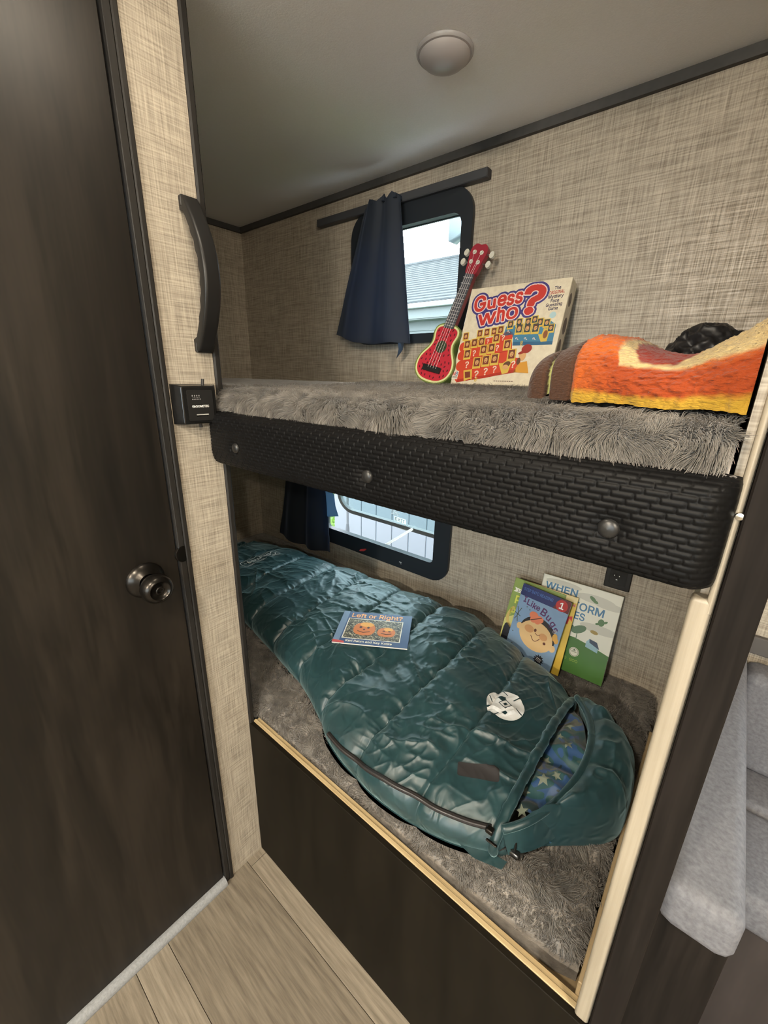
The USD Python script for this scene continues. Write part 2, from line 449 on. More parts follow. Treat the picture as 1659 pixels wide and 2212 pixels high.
# ------------------------------------------------------------------ thermostat
t = thing('thermostat', 'small gloss black thermostat on the bright wall strip', 'thermostat', (0, -.05, 1.21))
part(t, 'body', m3.Manifold.batch_hull([m3.Manifold.sphere(.004, 16).translate([.024, y, z]) for y in (-.078, -.020) for z in (1.2125, 1.2725)] + [m3.Manifold.cube([.002, .084, .070]).translate([.0003, -.088, 1.2085])]), GLOSSBLACK, 40)
TH = frame((.0280, -.08, 1.209), (0, 1, 0), (0, 0, 1))
part(t, 'faceplate', prism(rrect(.008, .056, .006, .060, .003).difference(rrect(.022, .045, .013, .0175, .0005)), .0012, TH), BLACK)
part(t, 'slider', prism(rrect(.022, .045, .0155, .0175, .0004), .0016, TH), plain('slider_grey', (.4, .4, .38), .3))
part(t, 'lever', tube([(.016, -.035, 1.272), (.016, -.033, 1.288)], .0028, 8), BLACK)
part(t, 'lever', tube([(.016, -.046, 1.214), (.016, -.046, 1.201)], .0028, 8), BLACK, label='short lower lever')
part(t, 'brand_lettering', prism(put(text_shape('DOMETIC', .0038, True), .0225, .0295), .0004, TH, .0012), WHITEINK)
part(t, 'brand_mark', prism(unary_union([ell(.0172, .0312, .0022).difference(ell(.0168, .0308, .0014)), ell(.0196, .0312, .0020).difference(ell(.0196, .0306, .0012))]), .0004, TH, .0012), WHITEINK)
part(t, 'vent_print', prism(unary_union([ell(.0175 + .0042 * i, .0500, .0011, .0014, n=8) for i in range(4)] + [ell(.0175 + .0029 * i, .0440, .0009, .0008, n=8) for i in range(6)] + [ell(.0185 + .0029 * i, .0470, .0006, .0005, n=8) for i in range(5)]), .0004, TH, .0012), GREYINK)

# ------------------------------------------------------------------ windows
def ring(a, b, d, T, z0):
    return prism(a.difference(b), d, T, z0)


w1 = structure('window_1', ring(UW, UWG, .026, BACKT, -.014), WINFRAME, 'black framed window above the top bunk')
part(w1, 'inner_lip', ring(UWG.buffer(.010), UWG.buffer(-.002), .006, BACKT, -.020), WINFRAME)
part(w1, 'pane', prism(UWG.buffer(.012), .003, BACKT, -.0175), GLASS)
part(w1, 'frame_print', prism(unary_union([put(text_shape('SAFETY GLASS', .004), -.21, 1.7675)]), .0004, BACKT, .012), GREYINK)
w2 = structure('window_2', ring(LW, LWG, .026, BACKT, -.014), WINFRAME, 'black framed emergency exit window above the bottom bunk')
w4 = structure('window_4', ring(mir(FW), mir(FW.buffer(-.045)), .026, FRONTT, -.014), WINFRAME, 'wide black framed window in the wall opposite the bunks')
part(w4, 'pane', prism(mir(FW.buffer(-.041)), .003, FRONTT, -.010), GLASS)
w3 = structure('window_3', ring(DW, DW.buffer(-.045), .062, BACKT, -.05), WINFRAME, 'wide black framed window over the dinette')
part(w3, 'pane', prism(DW.buffer(-.041), .003, BACKT, -.040), GLASS)
# the sash hangs from its top edge and stands open at the bottom
SA = frame((0, D + .055, .965), (1, 0, 0), (0, -.20, 1))
sash_o = rrect(-.545, .10, -.268, .04, .075)
sash_i = rrect(-.528, .083, -.250, .02, .060)
sh = part(w2, 'sash', ring(sash_o, sash_i, .016, SA, -.008), plain('dark_sash', (.05, .055, .055), .4))
part(sh, 'sash_edge', ring(sash_o.buffer(.006), sash_o.buffer(-.0005), .012, SA, -.014), plain('white_sash_edge', (.72, .76, .78), .4), label='white outer edge of the sash')
part(sh, 'tinted_pane', prism(sash_i.buffer(.003), .003, SA, -.002), TINTED)
st = part(w2, 'exit_sticker', prism(affinity.translate(affinity.rotate(sg.box(-.030, -.0115, .030, .0115), -4), -.192, -.2335), .0005, SA, .0012), M('sticker_white', {'p': ('principled_bsdf', {'base_color': (.8, .85, .85), 'roughness': .5}), 't': ('translucent_bsdf', {'color': (.85, .88, .88)}), 'x': ('mix_closure', {'fac': .6})}, [('p.BSDF', 'x.closure1'), ('t.BSDF', 'x.closure2')], 'x.closure'))
part(st, 'exit_lettering', prism(center(text_shape('EXIT', .0160, False), -.192, -.2335, -4), .0005, SA, .0018), plain('sticker_ink', (.10, .12, .13), .5))
part(st, 'small_print', prism(unary_union([affinity.rotate(sg.box(-.236 + .004 * (i % 2), -.214 + .006 * i, -.200 + .003 * (i % 3), -.2122 + .006 * i), -4) for i in range(4)]), .0004, SA, .0012), WHITEINK)
part(w2, 'sash_latch', prism(unary_union([rrect(-.180, -.138, -.262, -.250, .002), rrect(-.196, -.160, -.274, -.266, .002)]), .008, SA, -.004), plain('latch_clear', (.55, .6, .6), .25))
part(w2, 'stay_arm', tube([(-.225, D + .012, .628), (-.125, D + .098, .716)], .0058, 8), plain('white_stay', (.75, .78, .78), .4))
part(w2, 'release_tab', prism(sg.Polygon([(-.315, .601), (-.309, .608), (-.280, .619), (-.276, .616), (-.288, .606), (-.309, .600)]), .004, BACKT, .012), plain('red_tab', (.62, .05, .05), .4), label='small red pull tab')
part(w2, 'frame_mark', prism(unary_union([rrect(-.106, -.094, .612, .615, .001), rrect(-.099, -.094, .606, .609, .001)]), .0005, BACKT, .012), WHITEINK)

# ------------------------------------------------------------------ curtains
def curtain(name, label, top, bot, folds, amp, y, thick=.0016, hem=None, nx=90, nz=40, seed=1):
    """top, bot: lists of (x, z) along the top and bottom edge."""
    s = np.linspace(0, 1, nx)
    T = resample(top, nx)
    B = resample(bot, nx)
    w = np.linspace(0, 1, nz)[:, None]
    X = T[:, 0] * (1 - w) + B[:, 0] * w
    Z = T[:, 1] * (1 - w) + B[:, 1] * w
    ph = 2 * np.pi * folds * s + 1.3 * noise(np.c_[s * 5, s * 0, s * 0], seed)
    Y = y + (np.sin(ph) * amp)[None] * (.55 + .45 * w) + amp * .5 * (noise(np.stack([X * 18, Z * 9, X * 0], -1), seed + 3) - .5)
    X = X + .25 * amp * np.cos(ph)[None]
    F = np.stack([X, Y, Z], -1)
    Bk = F + np.array([0, thick, 0])
    mesh = cat(grid(F, False, True), grid(Bk), grid(np.stack([F[0], Bk[0]])), grid(np.stack([Bk[-1], F[-1]])), grid(np.stack([F[:, 0], Bk[:, 0]]), flip=True), grid(np.stack([Bk[:, -1], F[:, -1]]), flip=True))
    c = thing(name, label, 'curtain', (float(X.mean()), y, float(Z.min())))
    part(c, 'cloth', mesh, CURTAIN, True)
    return c


cu = curtain('curtain', 'navy curtain bunched to the left of the top bunk window', [(-.262, 1.800), (-.235, 1.822), (-.21, 1.812), (-.185, 1.829), (-.165, 1.81), (-.15, 1.825), (-.12, 1.806)],
             [(-.405, 1.440), (-.36, 1.428), (-.30, 1.410), (-.22, 1.402), (-.14, 1.406), (-.066, 1.400)], 2.3, .010, .705, seed=2)
tl = part(cu, 'hem_tail', grid(np.array([[(-.115, .712, 1.406), (-.085, .706, 1.404)], [(-.110, .710, 1.385), (-.088, .704, 1.382)], [(-.118, .714, 1.366), (-.095, .706, 1.375)], [(-.123, .715, 1.355), (-.119, .713, 1.357)]])), CURTAIN, True)
for i in range(3):
    part(cu, 'heading_tab', box(-.232 + .045 * i, -.222 + .045 * i, .700, .7345, 1.806, 1.818, .001), CURTAIN)
rl = single('curtain_rail', box(-.52, .148, .735, .7595, 1.803, 1.826, .002), RAIL, 'thin dark curtain rail on the wall above the top bunk window', 'curtain rail')
cl = curtain('curtain', 'navy curtain hanging left of the bottom bunk window', [(-.70, 1.00), (-.66, 1.005), (-.60, 1.0), (-.54, 1.006), (-.48, 1.0), (-.46, 1.0)],
             [(-.815, .562), (-.76, .555), (-.66, .548), (-.56, .55), (-.50, .556), (-.445, .567)], 2.4, .013, .70, seed=5)
part(cl, 'loose_flap', grid(np.array([[(-.46, .690, .86), (-.405, .690, .84)], [(-.452, .689, .82), (-.395, .688, .79)], [(-.45, .69, .775), (-.378, .688, .752)], [(-.449, .69, .735), (-.44, .69, .735)]])), CURTAIN, True)
single('curtain_rail', box(-.75, .15, .735, .7595, 1.02, 1.043, .002), RAIL, 'dark curtain rail above the bottom bunk window, under the top bunk', 'curtain rail')

# ------------------------------------------------------------------ ceiling lamps
cl_ = thing('ceiling_light', 'round unlit domed light on the ceiling above the top bunk', 'ceiling light', (.209, .42, ZC))
part(cl_, 'rim', lathe([(0, 0), (.0545, 0), (.0545, .003), (.052, .006), (.048, .0065)], (.209, .42, ZC - .0003), (0, 0, -1), 48), plain('lamp_rim', (.36, .35, .35), .35), 40)
part(cl_, 'lens', lathe([(.049, .005), (.047, .010), (.040, .016), (.028, .0205), (.014, .0225), (0, .023)], (.209, .42, ZC), (0, 0, -1), 48), LAMPLENS, 60)
for i, (lx, ly, power) in enumerate(LAMPS):
    GLOW = M(f'lit_lamp_{i}', {'e': ('emission', {'color': LAMP_COLOR, 'strength': power})}, surface='e.emission')
    q = thing('ceiling_light', 'lit round ceiling lamp ' + ('dimmed beside the bathroom door', 'close to the bathroom door', 'in the middle of the main room', 'in front of the dinette bench', 'nearest the wall opposite the bunks')[i], 'ceiling light', (lx, ly, ZC))
    part(q, 'rim', lathe([(0, 0), (.064, 0), (.064, .006), (.056, .008), (.054, .005)], (lx, ly, ZC - .0003), (0, 0, -1), 32), WHITEINK, 40)
    part(q, 'lens', lathe([(.052, .006), (.050, .014), (.043, .022), (.030, .029), (.015, .032), (0, .033)], (lx, ly, ZC), (0, 0, -1), 24), GLOW, 60)

# ------------------------------------------------------------------ post and edge of the partition
p_ = thing('bunk_post', 'dark wood post with pale wood edge at the right end of the bunks', 'post', (.825, 0, 0))
part(p_, 'post_face', box(.8105, .8405, 0, .021, 0, ZC - .001, .0015), POSTWOOD)
part(p_, 'edge_strip', cat(rbox(.7915, .8095, .004, .0215, .455, 1.115, .004, 10), rbox(.8035, .8095, .004, .0215, 1.10, ZC - .002, .0028, 10)), LIGHTWOOD, 50, label='pale unfinished wood edge')
part(p_, 'screw_head', lathe([(0, .0), (.0035, .0), (.003, .002), (0, .0025)], (.8085, .0035, 1.196), (0, -1, 0), 16), plain('screw_steel', (.6, .55, .45), .3, metallic=1.0))

# ------------------------------------------------------------------ top bunk
ub = thing('top_bunk', 'top bunk platform behind a padded woven black vinyl guard', 'bunk bed', (-.1, .38, 1.11))
part(ub, 'deck', box(XE + .001, .796, .022, D - .001, 1.134, 1.168), OLIVEPLY)
# padded guard, embossed with a woven pattern
prof = smoothline([(.018, 1.222), (.004, 1.2285), (-.014, 1.2275), (-.0255, 1.219), (-.0285, 1.205), (-.0285, 1.18), (-.0275, 1.146), (-.0225, 1.1345), (-.010, 1.1285), (.010, 1.1275), (.019, 1.130)], 190)
xs = np.linspace(.0160, .8055, 930)
e = np.ones_like(xs)
k = xs > .783
e[k] = np.sqrt(np.clip(1 - ((xs[k] - .783) / .0226) ** 2, 0, 1))
e[0] = 0
arc = np.r_[0, np.cumsum(np.linalg.norm(np.diff(prof, axis=0), axis=1))]
tn = np.gradient(prof, axis=0)
nrm = np.stack([tn[:, 1], -tn[:, 0]], 1)
nrm /= np.linalg.norm(nrm, axis=1, keepdims=True)
if nrm[95, 0] > 0:
    nrm = -nrm
row = arc / .0060
ri = np.floor(row)
rf = row - ri
UU = (xs[:, None] + .0063 * ri[None]) / .0190
uf = UU - np.floor(UU)
long_ = np.clip(np.minimum(uf, 1 - uf) / .13, 0, 1)
hgt = (np.sin(np.pi * rf) ** .6)[None] * (1 - (1 - long_) ** 2) * .00135
body = .020 + (prof[:, 0] - .020)[None] * (.15 + .85 * e)[:, None]
Yg = body + (nrm[:, 0])[None] * hgt
Zg = 1.17 + (prof[:, 1] - 1.17)[None] * (.90 + .10 * e)[:, None] + nrm[:, 1][None] * hgt
BUT = [(.098, 1.169), (.421, 1.170), (.720, 1.171)]
for bx, bz in BUT:
    r2 = ((xs[:, None] - bx) ** 2 + (Zg - bz) ** 2)
    Yg = Yg + np.where(Yg < .0, .0055 * np.exp(-r2 / .014 ** 2), 0)
Yg += .0012 * (noise(np.stack([xs[:, None] * 9 + Zg * 0, Zg * 14, Zg * 0], -1), 4) - .5)
G = np.stack([np.repeat(xs[:, None], Zg.shape[1], 1), Yg, Zg], -1)
gp = part(ub, 'guard_panel', cat(grid(G, flip=True), box(.0170, .79, .012, .021, 1.131, 1.222)), VINYL, True, label='padded black vinyl guard with woven emboss')
for bx, bz in BUT:
    part(gp, 'button', lathe([(.0095, 0), (.0095, .0018), (.0080, .0042), (.005, .0056), (0, .006)], (bx, -.0255, bz), (0, -1, 0), 24), BLACK, 60)
sx = np.arange(.020, .795, .0062)
part(gp, 'seam_stitching', cat([tube([(x, -.0055, 1.2287), (x + .0021, -.0062, 1.2297), (x + .0042, -.0055, 1.2287)], .0008, 5) for x in sx]), plain('stitch_thread', (.12, .11, .10), .6), kind='stuff')


def fur(parent, name, base, nrm_, comb, length, width, clump=.008, seed=0, pull=.55):
    """Plush pile: one short bent strand per base point, tips drawn together into tufts."""
    r = np.random.default_rng(seed)
    n = len(base)
    L = length * (.65 + .7 * r.random(n))[:, None]
    q = base / clump
    swirl = np.stack([noise(base * 22 + 5, seed + k) - .5 for k in range(3)], 1) * 2.3 + np.stack([noise(base * 90, seed + 7 + k) - .5 for k in range(3)], 1) * 1.9
    d = comb + swirl
    d = d - nrm_ * np.sum(d * nrm_, 1, keepdims=True)
    cell = np.floor(q + .8 * (np.stack([noise(q * .7, seed + 11 + k) for k in range(3)], 1) - .5))
    ctr = (cell + .5) * clump
    to = ctr - base
    to = to - nrm_ * np.sum(to * nrm_, 1, keepdims=True)
    lift = (.55 + .35 * r.random(n))[:, None]
    jit = r.normal(size=(n, 3)) * .12
    p1 = base + nrm_ * L * .40 * lift + d * L * .12 + jit * L * .1
    p2 = base + nrm_ * L * .68 * lift + d * L * .42 + to * pull * .5 + jit * L * .3
    p3 = base + nrm_ * L * .74 * lift + d * L * .80 + to * pull + jit * L * .5
    pts = np.stack([base - nrm_ * .002, p1, p2, p3], 1)
    w = width * (.8 + .4 * r.random((n, 1))) * np.array([[1.0, .95, .75, .3]])
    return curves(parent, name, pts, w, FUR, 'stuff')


# top mattress under its plush sheet
um = thing('mattress', 'top bunk mattress covered in shaggy grey plush fur', 'mattress', (-.11, .38, 1.17))
tp = smoothline([(.004, 1.171), (.001, 1.20), (-.001, 1.235), (.003, 1.249), (.016, 1.259), (.06, 1.2635), (.2, 1.266), (.45, 1.268), (.735, 1.269), (.754, 1.262), (.757, 1.235), (.757, 1.171)], 160)
ux = np.linspace(XE + .012, .794, 300)
Pm = np.stack([np.repeat(ux[:, None], 160, 1), np.repeat(tp[None, :, 0], 300, 0), np.repeat(tp[None, :, 1], 300, 0)], -1)
ee = np.sqrt(np.clip(1 - (np.clip(np.abs(ux - (-.11)) - .884, 0, 1) / .021) ** 2, 0, 1))
Pm[..., 2] = 1.171 + (Pm[..., 2] - 1.171) * (.8 + .2 * ee)[:, None]
Pm[..., 2] += .003 * (fbm(Pm * 25, 3, 3) - .5) * (Pm[..., 2] > 1.18)
ends = [trimesh.Trimesh(np.vstack([Pm[i], Pm[i].mean(0)[None]]), [[k, (k + 1) % 160, 160][::s] for k in range(160)], process=False) for i, s in ((0, 1), (-1, -1))]
part(um, 'plush_cover', cat(grid(Pm, flip=True), *ends), FURBASE, 50)
r = np.random.default_rng(3)
nf = 95000
s_ = np.interp(r.random(nf), [0, .62, .80, 1], [.0, .062, .13, .74])      # distance along the section from z = 1.215 up and back
al = np.r_[0, np.cumsum(np.linalg.norm(np.diff(tp, axis=0), axis=1))]
s0 = np.interp(1.215, tp[:60, 1], al[:60])
by = np.interp(s0 + s_, al, tp[:, 0])
bz = np.interp(s0 + s_, al, tp[:, 1])
tg = np.gradient(tp, axis=0)
tg /= np.linalg.norm(tg, axis=1, keepdims=True)
ty, tz = np.interp(s0 + s_, al, tg[:, 0]), np.interp(s0 + s_, al, tg[:, 1])
nn = np.stack([0 * ty, -tz, ty], 1)
nn /= np.linalg.norm(nn, axis=1, keepdims=True)
bx = r.uniform(-.16, .792, nf)
comb = np.stack([.35 + 0 * bx, 0 * bx, -.75 + 0 * bx], 1)
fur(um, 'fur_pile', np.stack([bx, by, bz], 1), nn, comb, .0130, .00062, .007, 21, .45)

# ------------------------------------------------------------------ bottom bunk
lb = thing('bottom_bunk', 'built-in bottom bunk box with dark front panel and raw plywood lip', 'bunk bed', (-.1, .38, 0))
part(lb, 'front_panel', box(-.0, .8095, .0005, .0115, .0003, .4525, .001), mottled('bunk_front_laminate', (.006, .0048, .003), (.012, .0096, .006), (16, 16, 3), .6, specular_ior_level=.08), label='dark laminate front panel')
part(lb, 'plywood_lip', cat(box(0.0005, .805, .0118, .020, .30, .4535, .0008), box(.0005, .797, .0205, .030, .30, .4495, .0008)), PLY, label='raw plywood upper edge')
part(lb, 'side_rail', cat(box(.7865, .7960, .0305, .62, .30, .478, .001), box(.7965, .8030, .022, .0305, .30, .4535, .0008)), OLIVEPLY, label='raw wood board along the right end')
part(lb, 'deck', box(XE + .001, .786, .031, D - .001, .36, .398), OLIVEPLY)

lm = thing('mattress', 'bottom bunk mattress covered in grey plush fur under the sleeping bag', 'mattress', (-.12, .39, .398))


def front_edge(x):
    return np.interp(x, [-1.1, 0, .3, .6, .75, .79], [.034, .036, .040, .050, .062, .075])


def ltop(x, y):
    f = front_edge(x)
    d = np.clip((y - f) / .05, 0, 1)
    h = .440 + (.496 - .440) * np.sqrt(np.clip(1 - (1 - d) ** 2, 0, 1))
    rr = np.clip((.783 - x) / .03, 0, 1)
    h = .43 + (h - .43) * (.45 + .55 * np.sqrt(np.clip(1 - (1 - rr) ** 2, 0, 1)))
    h = h + .010 * (fbm(np.stack([x * 6, y * 6, x * 0], -1), 3, 9) - .5) * d
    h = h - .012 * np.exp(-((y - .17 - .05 * np.sin(x * 9)) / .03) ** 2) * np.clip((x - .55) / .1, 0, 1)
    return h


lx_, ly_ = np.meshgrid(np.linspace(XE + .012, .783, 330), np.linspace(0, 1, 150) ** 1.25, indexing='ij')
LY = front_edge(lx_) + (D - .004 - front_edge(lx_)) * ly_
LZ = ltop(lx_, LY)
LP = np.stack([lx_, LY, LZ], -1)
down = LP.copy()
down[..., 2] = .3985
top_m = grid(LP)
sides = [grid(np.stack([LP[:, 0], down[:, 0]]), flip=False), grid(np.stack([LP[:, -1], down[:, -1]]), flip=True), grid(np.stack([LP[-1], down[-1]]), flip=False), grid(np.stack([LP[0], down[0]]), flip=True)]
part(lm, 'plush_cover', cat(top_m, grid(down, flip=True), *sides), FURBASE, 60)

# ------------------------------------------------------------------ sleeping bag
ZB = .497
near = np.array([(-.90, .33), (-.80, .275), (-.60, .235), (-.373, .215), (-.234, .192), (-.10, .168), (.007, .148), (.10, .122), (.17, .092), (.231, .064), (.313, .044), (.394, .036), (.467, .040), (.545, .058), (.622, .094)])
far = np.array([(-.90, .50), (-.82, .575), (-.62, .638), (-.42, .652), (-.25, .660), (-.12, .664), (-.01, .668), (.09, .674), (.17, .678), (.24, .680), (.32, .664), (.40, .630), (.47, .607), (.55, .572), (.622, .512)])
hts = np.array([.030, .072, .085, .092, .098, .100, .103, .106, .108, .110, .110, .106, .102, .094, .082])
uc = np.r_[0, np.cumsum(np.linalg.norm(np.diff((near + far) / 2, axis=0), axis=1))]
fN, fF, fH = PchipInterpolator(uc, near), PchipInterpolator(uc, far), PchipInterpolator(uc, hts)
NU, NS = 760, 250
uu = np.linspace(0, uc[-1], NU)
ss = np.linspace(0, 1, NS)
An, Af, Hh = fN(uu), fF(uu), fH(uu)
th = np.pi * ss
cx = np.sign(np.cos(th)) * np.abs(np.cos(th)) ** .75
frac = .5 - .5 * cx
rise = np.sin(th) ** .62
rise[[0, -1]] = 0
XY = An[:, None] * (1 - frac)[None, :, None] + Af[:, None] * frac[None, :, None]
base_h = Hh[:, None] * rise[None]
# quilting: seams across the bag, puckers that run off them, and loose creases
seams = np.array([.10, .27, .44, .60, .76, .92, 1.08, 1.245, 1.395])
wob = .010 * np.sin(ss * 7 + 1)[None] + .03 * (frac - .5)[None]
Uw = uu[:, None] + wob
ds = np.min(np.abs(Uw[..., None] - seams), axis=-1)
idx = np.argmin(np.abs(Uw[..., None] - seams), axis=-1)
vall = -.0115 * np.exp(-(ds / .0075) ** 1.2) + .008 * np.clip(ds / .07, 0, 1) ** .6
acr = XY[..., 1]


def ridge(p, seed, sharp=1.0):
    return 1 - np.abs(2 * noise(p, seed) - 1) ** sharp


wx = .06 * (fbm(np.stack([XY[..., 0] * 6, acr * 6, 0 * acr], -1), 2, 31) - .5)
wy = .06 * (fbm(np.stack([XY[..., 0] * 6, acr * 6, 0 * acr], -1), 2, 41) - .5)
px, py = XY[..., 0] + wx, acr + wy
puck = (ridge(np.stack([px * 12, py * 46, idx * 3.7], -1), 5) - .6) * np.exp(-ds / .026) + .5 * (ridge(np.stack([px * 20, py * 85, idx * 1.7], -1), 6) - .6) * np.exp(-ds / .018)


def rot(deg):
    a_ = np.radians(deg)
    return px * np.cos(a_) + py * np.sin(a_), -px * np.sin(a_) + py * np.cos(a_)


crease = 0
for deg, fa, fb_, am, seed in [(20, 5, 17, 1.0, 15), (-42, 6, 20, .9, 25), (75, 6, 18, .25, 28), (5, 11, 36, .5, 35), (-25, 13, 40, .5, 45), (50, 14, 42, .35, 55)]:
    ax_, ay_ = rot(deg)
    msk = np.clip(2.2 * noise(np.stack([px * 9, py * 9, 0 * px + seed], -1), seed + 1) - .6, 0, 1)
    crease = crease + am * msk * ridge(np.stack([ax_ * fa, ay_ * fb_, 0 * px], -1), seed, 1.0) ** 4
lump = fbm(np.stack([px * 7, py * 7, 0 * px], -1), 3, 51) - .5
loose = np.interp(XY[..., 0], [-.9, -.2, .1, .62], [.6, .8, 1.0, 1.0])
side = np.clip(np.sin(th), 0, 1)[None] ** .5
detail = (vall + .0075 * puck + loose * (.0105 * (crease - .5)) + .016 * lump) * side
for gx, gy, gr, gd in [(.235, .26, .055, .022), (.33, .34, .04, .010), (.10, .33, .05, .008), (.40, .17, .05, .010), (-.20, .42, .05, .010)]:
    detail -= gd * np.exp(-((XY[..., 0] - gx) ** 2 + ((XY[..., 1] - gy) * .7) ** 2) / gr ** 2)
BZ = ZB + base_h + detail * np.clip(base_h / .05, 0, 1)
BZ = np.maximum(BZ, ZB + .0)
bulge = (.016 * np.sin(np.pi * np.clip(rise, 0, 1)) * (1 - .8 * np.exp(-ds / .02)))
BY = XY[..., 1] + np.where(ss[None] < .5, -bulge, bulge * .6)
BP = np.stack([XY[..., 0], BY, BZ], -1)
fine = ((BP[..., 0] > .46) & (BP[..., 0] < .61)) | ((BP[..., 0] > -.66) & (BP[..., 0] < -.57))
fine[::4, 8:-8:4] = True
fine[:, :8] = fine[:, -8:] = False
bag_h_raw = LinearNDInterpolator(BP[fine][:, :2], BP[fine][:, 2], fill_value=ZB)


def bag_h(xy):
    return bag_h_raw(np.asarray(xy)[:, :2])


def satin(name, c, c2):
    return M(name, {'g': ('geometry', {}), 'm': ('mapping', {'scale': (24, 24, 24)}), 'n': ('noise_texture', {'scale': 1.0, 'detail': 3.0, 'distortion': 1.0}),
                    'm2': ('mapping', {'scale': (38, 24, 30)}), 'n2': ('noise_texture', {'type': 'ridged_multifractal', 'scale': 1.0, 'detail': 3.0, 'roughness': .45, 'distortion': .9}),
                    'r': ('rgb_ramp', {'ramp': [(.3, c), (.7, c2)]}), 'b': ('bump', {'strength': .55, 'distance': .006}),
                    'p': ('principled_bsdf', {'roughness': .44, 'specular_ior_level': .62, 'sheen_weight': .28, 'sheen_roughness': .4, 'sheen_tint': (.55, .85, .90)})},
             [('g.position', 'm.vector'), ('m.vector', 'n.vector'), ('n.fac', 'r.fac'), ('r.color', 'p.base_color'), ('g.position', 'm2.vector'), ('m2.vector', 'n2.vector'), ('n2.fac', 'b.height'), ('b.normal', 'p.normal')])


SATIN = satin('green_satin_nylon', (.0085, .031, .036), (.012, .042, .047))
SATIN2 = satin('green_satin_nylon_trim', (.007, .027, .031), (.010, .036, .040))
CAMO = M('camouflage_lining', {
    'g': ('geometry', {}), 'm': ('mapping', {'scale': (15, 15, 15)}), 'n': ('noise_texture', {'scale': 1.0, 'detail': 2.0, 'distortion': .8}),
    'r': ('rgb_ramp', {'interpolate': False, 'ramp': [(0.0, (.015, .035, .04)), (.37, (.025, .075, .19)), (.47, (.02, .075, .085)), (.54, (.06, .10, .09)), (.60, (.045, .10, .24)), (.67, (.14, .16, .13))]}),
    'p': ('principled_bsdf', {'roughness': .55, 'sheen_weight': .2})},
    [('g.position', 'm.vector'), ('m.vector', 'n.vector'), ('n.fac', 'r.fac'), ('r.color', 'p.base_color')])

sb = thing('sleeping_bag', 'dark green satin mummy sleeping bag spread along the bottom bunk', 'sleeping bag', (-.1, .4, ZB))
under = BP.copy()
under[..., 2] = np.minimum(ZB + .001, BP[..., 2])
shell_top = grid(BP, flip=False)
shell_bot = grid(under, flip=True)
hem_wall = grid(np.stack([BP[-1], under[-1]]), flip=False)
foot_wall = grid(np.stack([BP[0], under[0]]), flip=True)
part(sb, 'shell', cat(shell_top, shell_bot, hem_wall, foot_wall), SATIN, 75)
hem = BP[-1, 6:-4] + np.array([.002, 0, .0015])
hm = resample(hem, 70)
hm[:, 0] += .004 * (noise(hm * 60, 8) - .5)
part(sb, 'hem_binding', tube(hm, .0075 + .003 * noise(hm * 120, 3), 10), SATIN2, True, label='gathered drawcord hem of the opening')
# lining seen in the opening
HR = np.array([(.632, .512), (.662, .468), (.686, .415), (.702, .345), (.704, .285), (.695, .220), (.675, .160), (.650, .118), (.630, .096)])
HO = np.array([(.640, .536), (.695, .508), (.745, .468), (.782, .405), (.789, .330), (.781, .265), (.735, .210), (.680, .160), (.628, .090)])
nb = 120
HRc, HOc = smoothline(HR, nb), smoothline(HO, nb)
bb = np.linspace(0, 1, nb)
hemc = resample(BP[-1, 10:-6][::-1], nb)[:, :2]
la = np.linspace(0, 1, 60)[:, None, None]
LI = hemc[None] * (1 - la) + (HRc[None] + (np.array([.03, 0]) * np.sin(np.pi * bb)[:, None] ** 1.5)[None]) * la
sag = np.sin(np.pi * bb)[None] ** .6
fold = .020 * ridge(np.stack([LI[..., 0] * 16, LI[..., 1] * 20, 0 * LI[..., 0]], -1), 61, 1) + .008 * ridge(np.stack([LI[..., 0] * 40, LI[..., 1] * 30, 0 * LI[..., 0]], -1), 63, 1)
LZi = ZB + .008 + (.006 + sag * (.020 + fold + .018 * np.sin(np.pi * np.linspace(0, 1, 60))[:, None])) * np.clip((1 - np.linspace(0, 1, 60)[:, None]) / .30, 0, 1) * np.clip((1 - bb[None]) / .18, 0, 1)
LIP = np.dstack([LI, LZi])
part(sb, 'lining', grid(LIP[:, :int(.80 * nb)]), CAMO, True, label='blue and olive camouflage lining in the opening')
lin_h = LinearNDInterpolator(LIP[::2, ::2, :2].reshape(-1, 2), LIP[::2, ::2, 2].ravel(), fill_value=ZB)
star = lambda x, y, r, a: sg.Polygon([(x + (r if k % 2 == 0 else r * .42) * math.cos(a + k * math.pi / 5), y + (r if k % 2 == 0 else r * .42) * math.sin(a + k * math.pi / 5)) for k in range(10)])
for (sx_, sy_, sr, sa) in [(.645, .41, .014, .3), (.660, .345, .013, .9), (.635, .30, .011, .1), (.650, .235, .014, .6), (.668, .255, .010, 1.1), (.628, .205, .011, .2), (.640, .160, .012, .8), (.640, .365, .009, .5)]:
    part(sb, 'star_print', drape(star(sx_, sy_, sr, sa), lambda p: lin_h(p), .004, .0012), plain(f'star_{used[(sb, "star_print")] if (sb, "star_print") in used else 0}', (.20, .23, .18), .6))
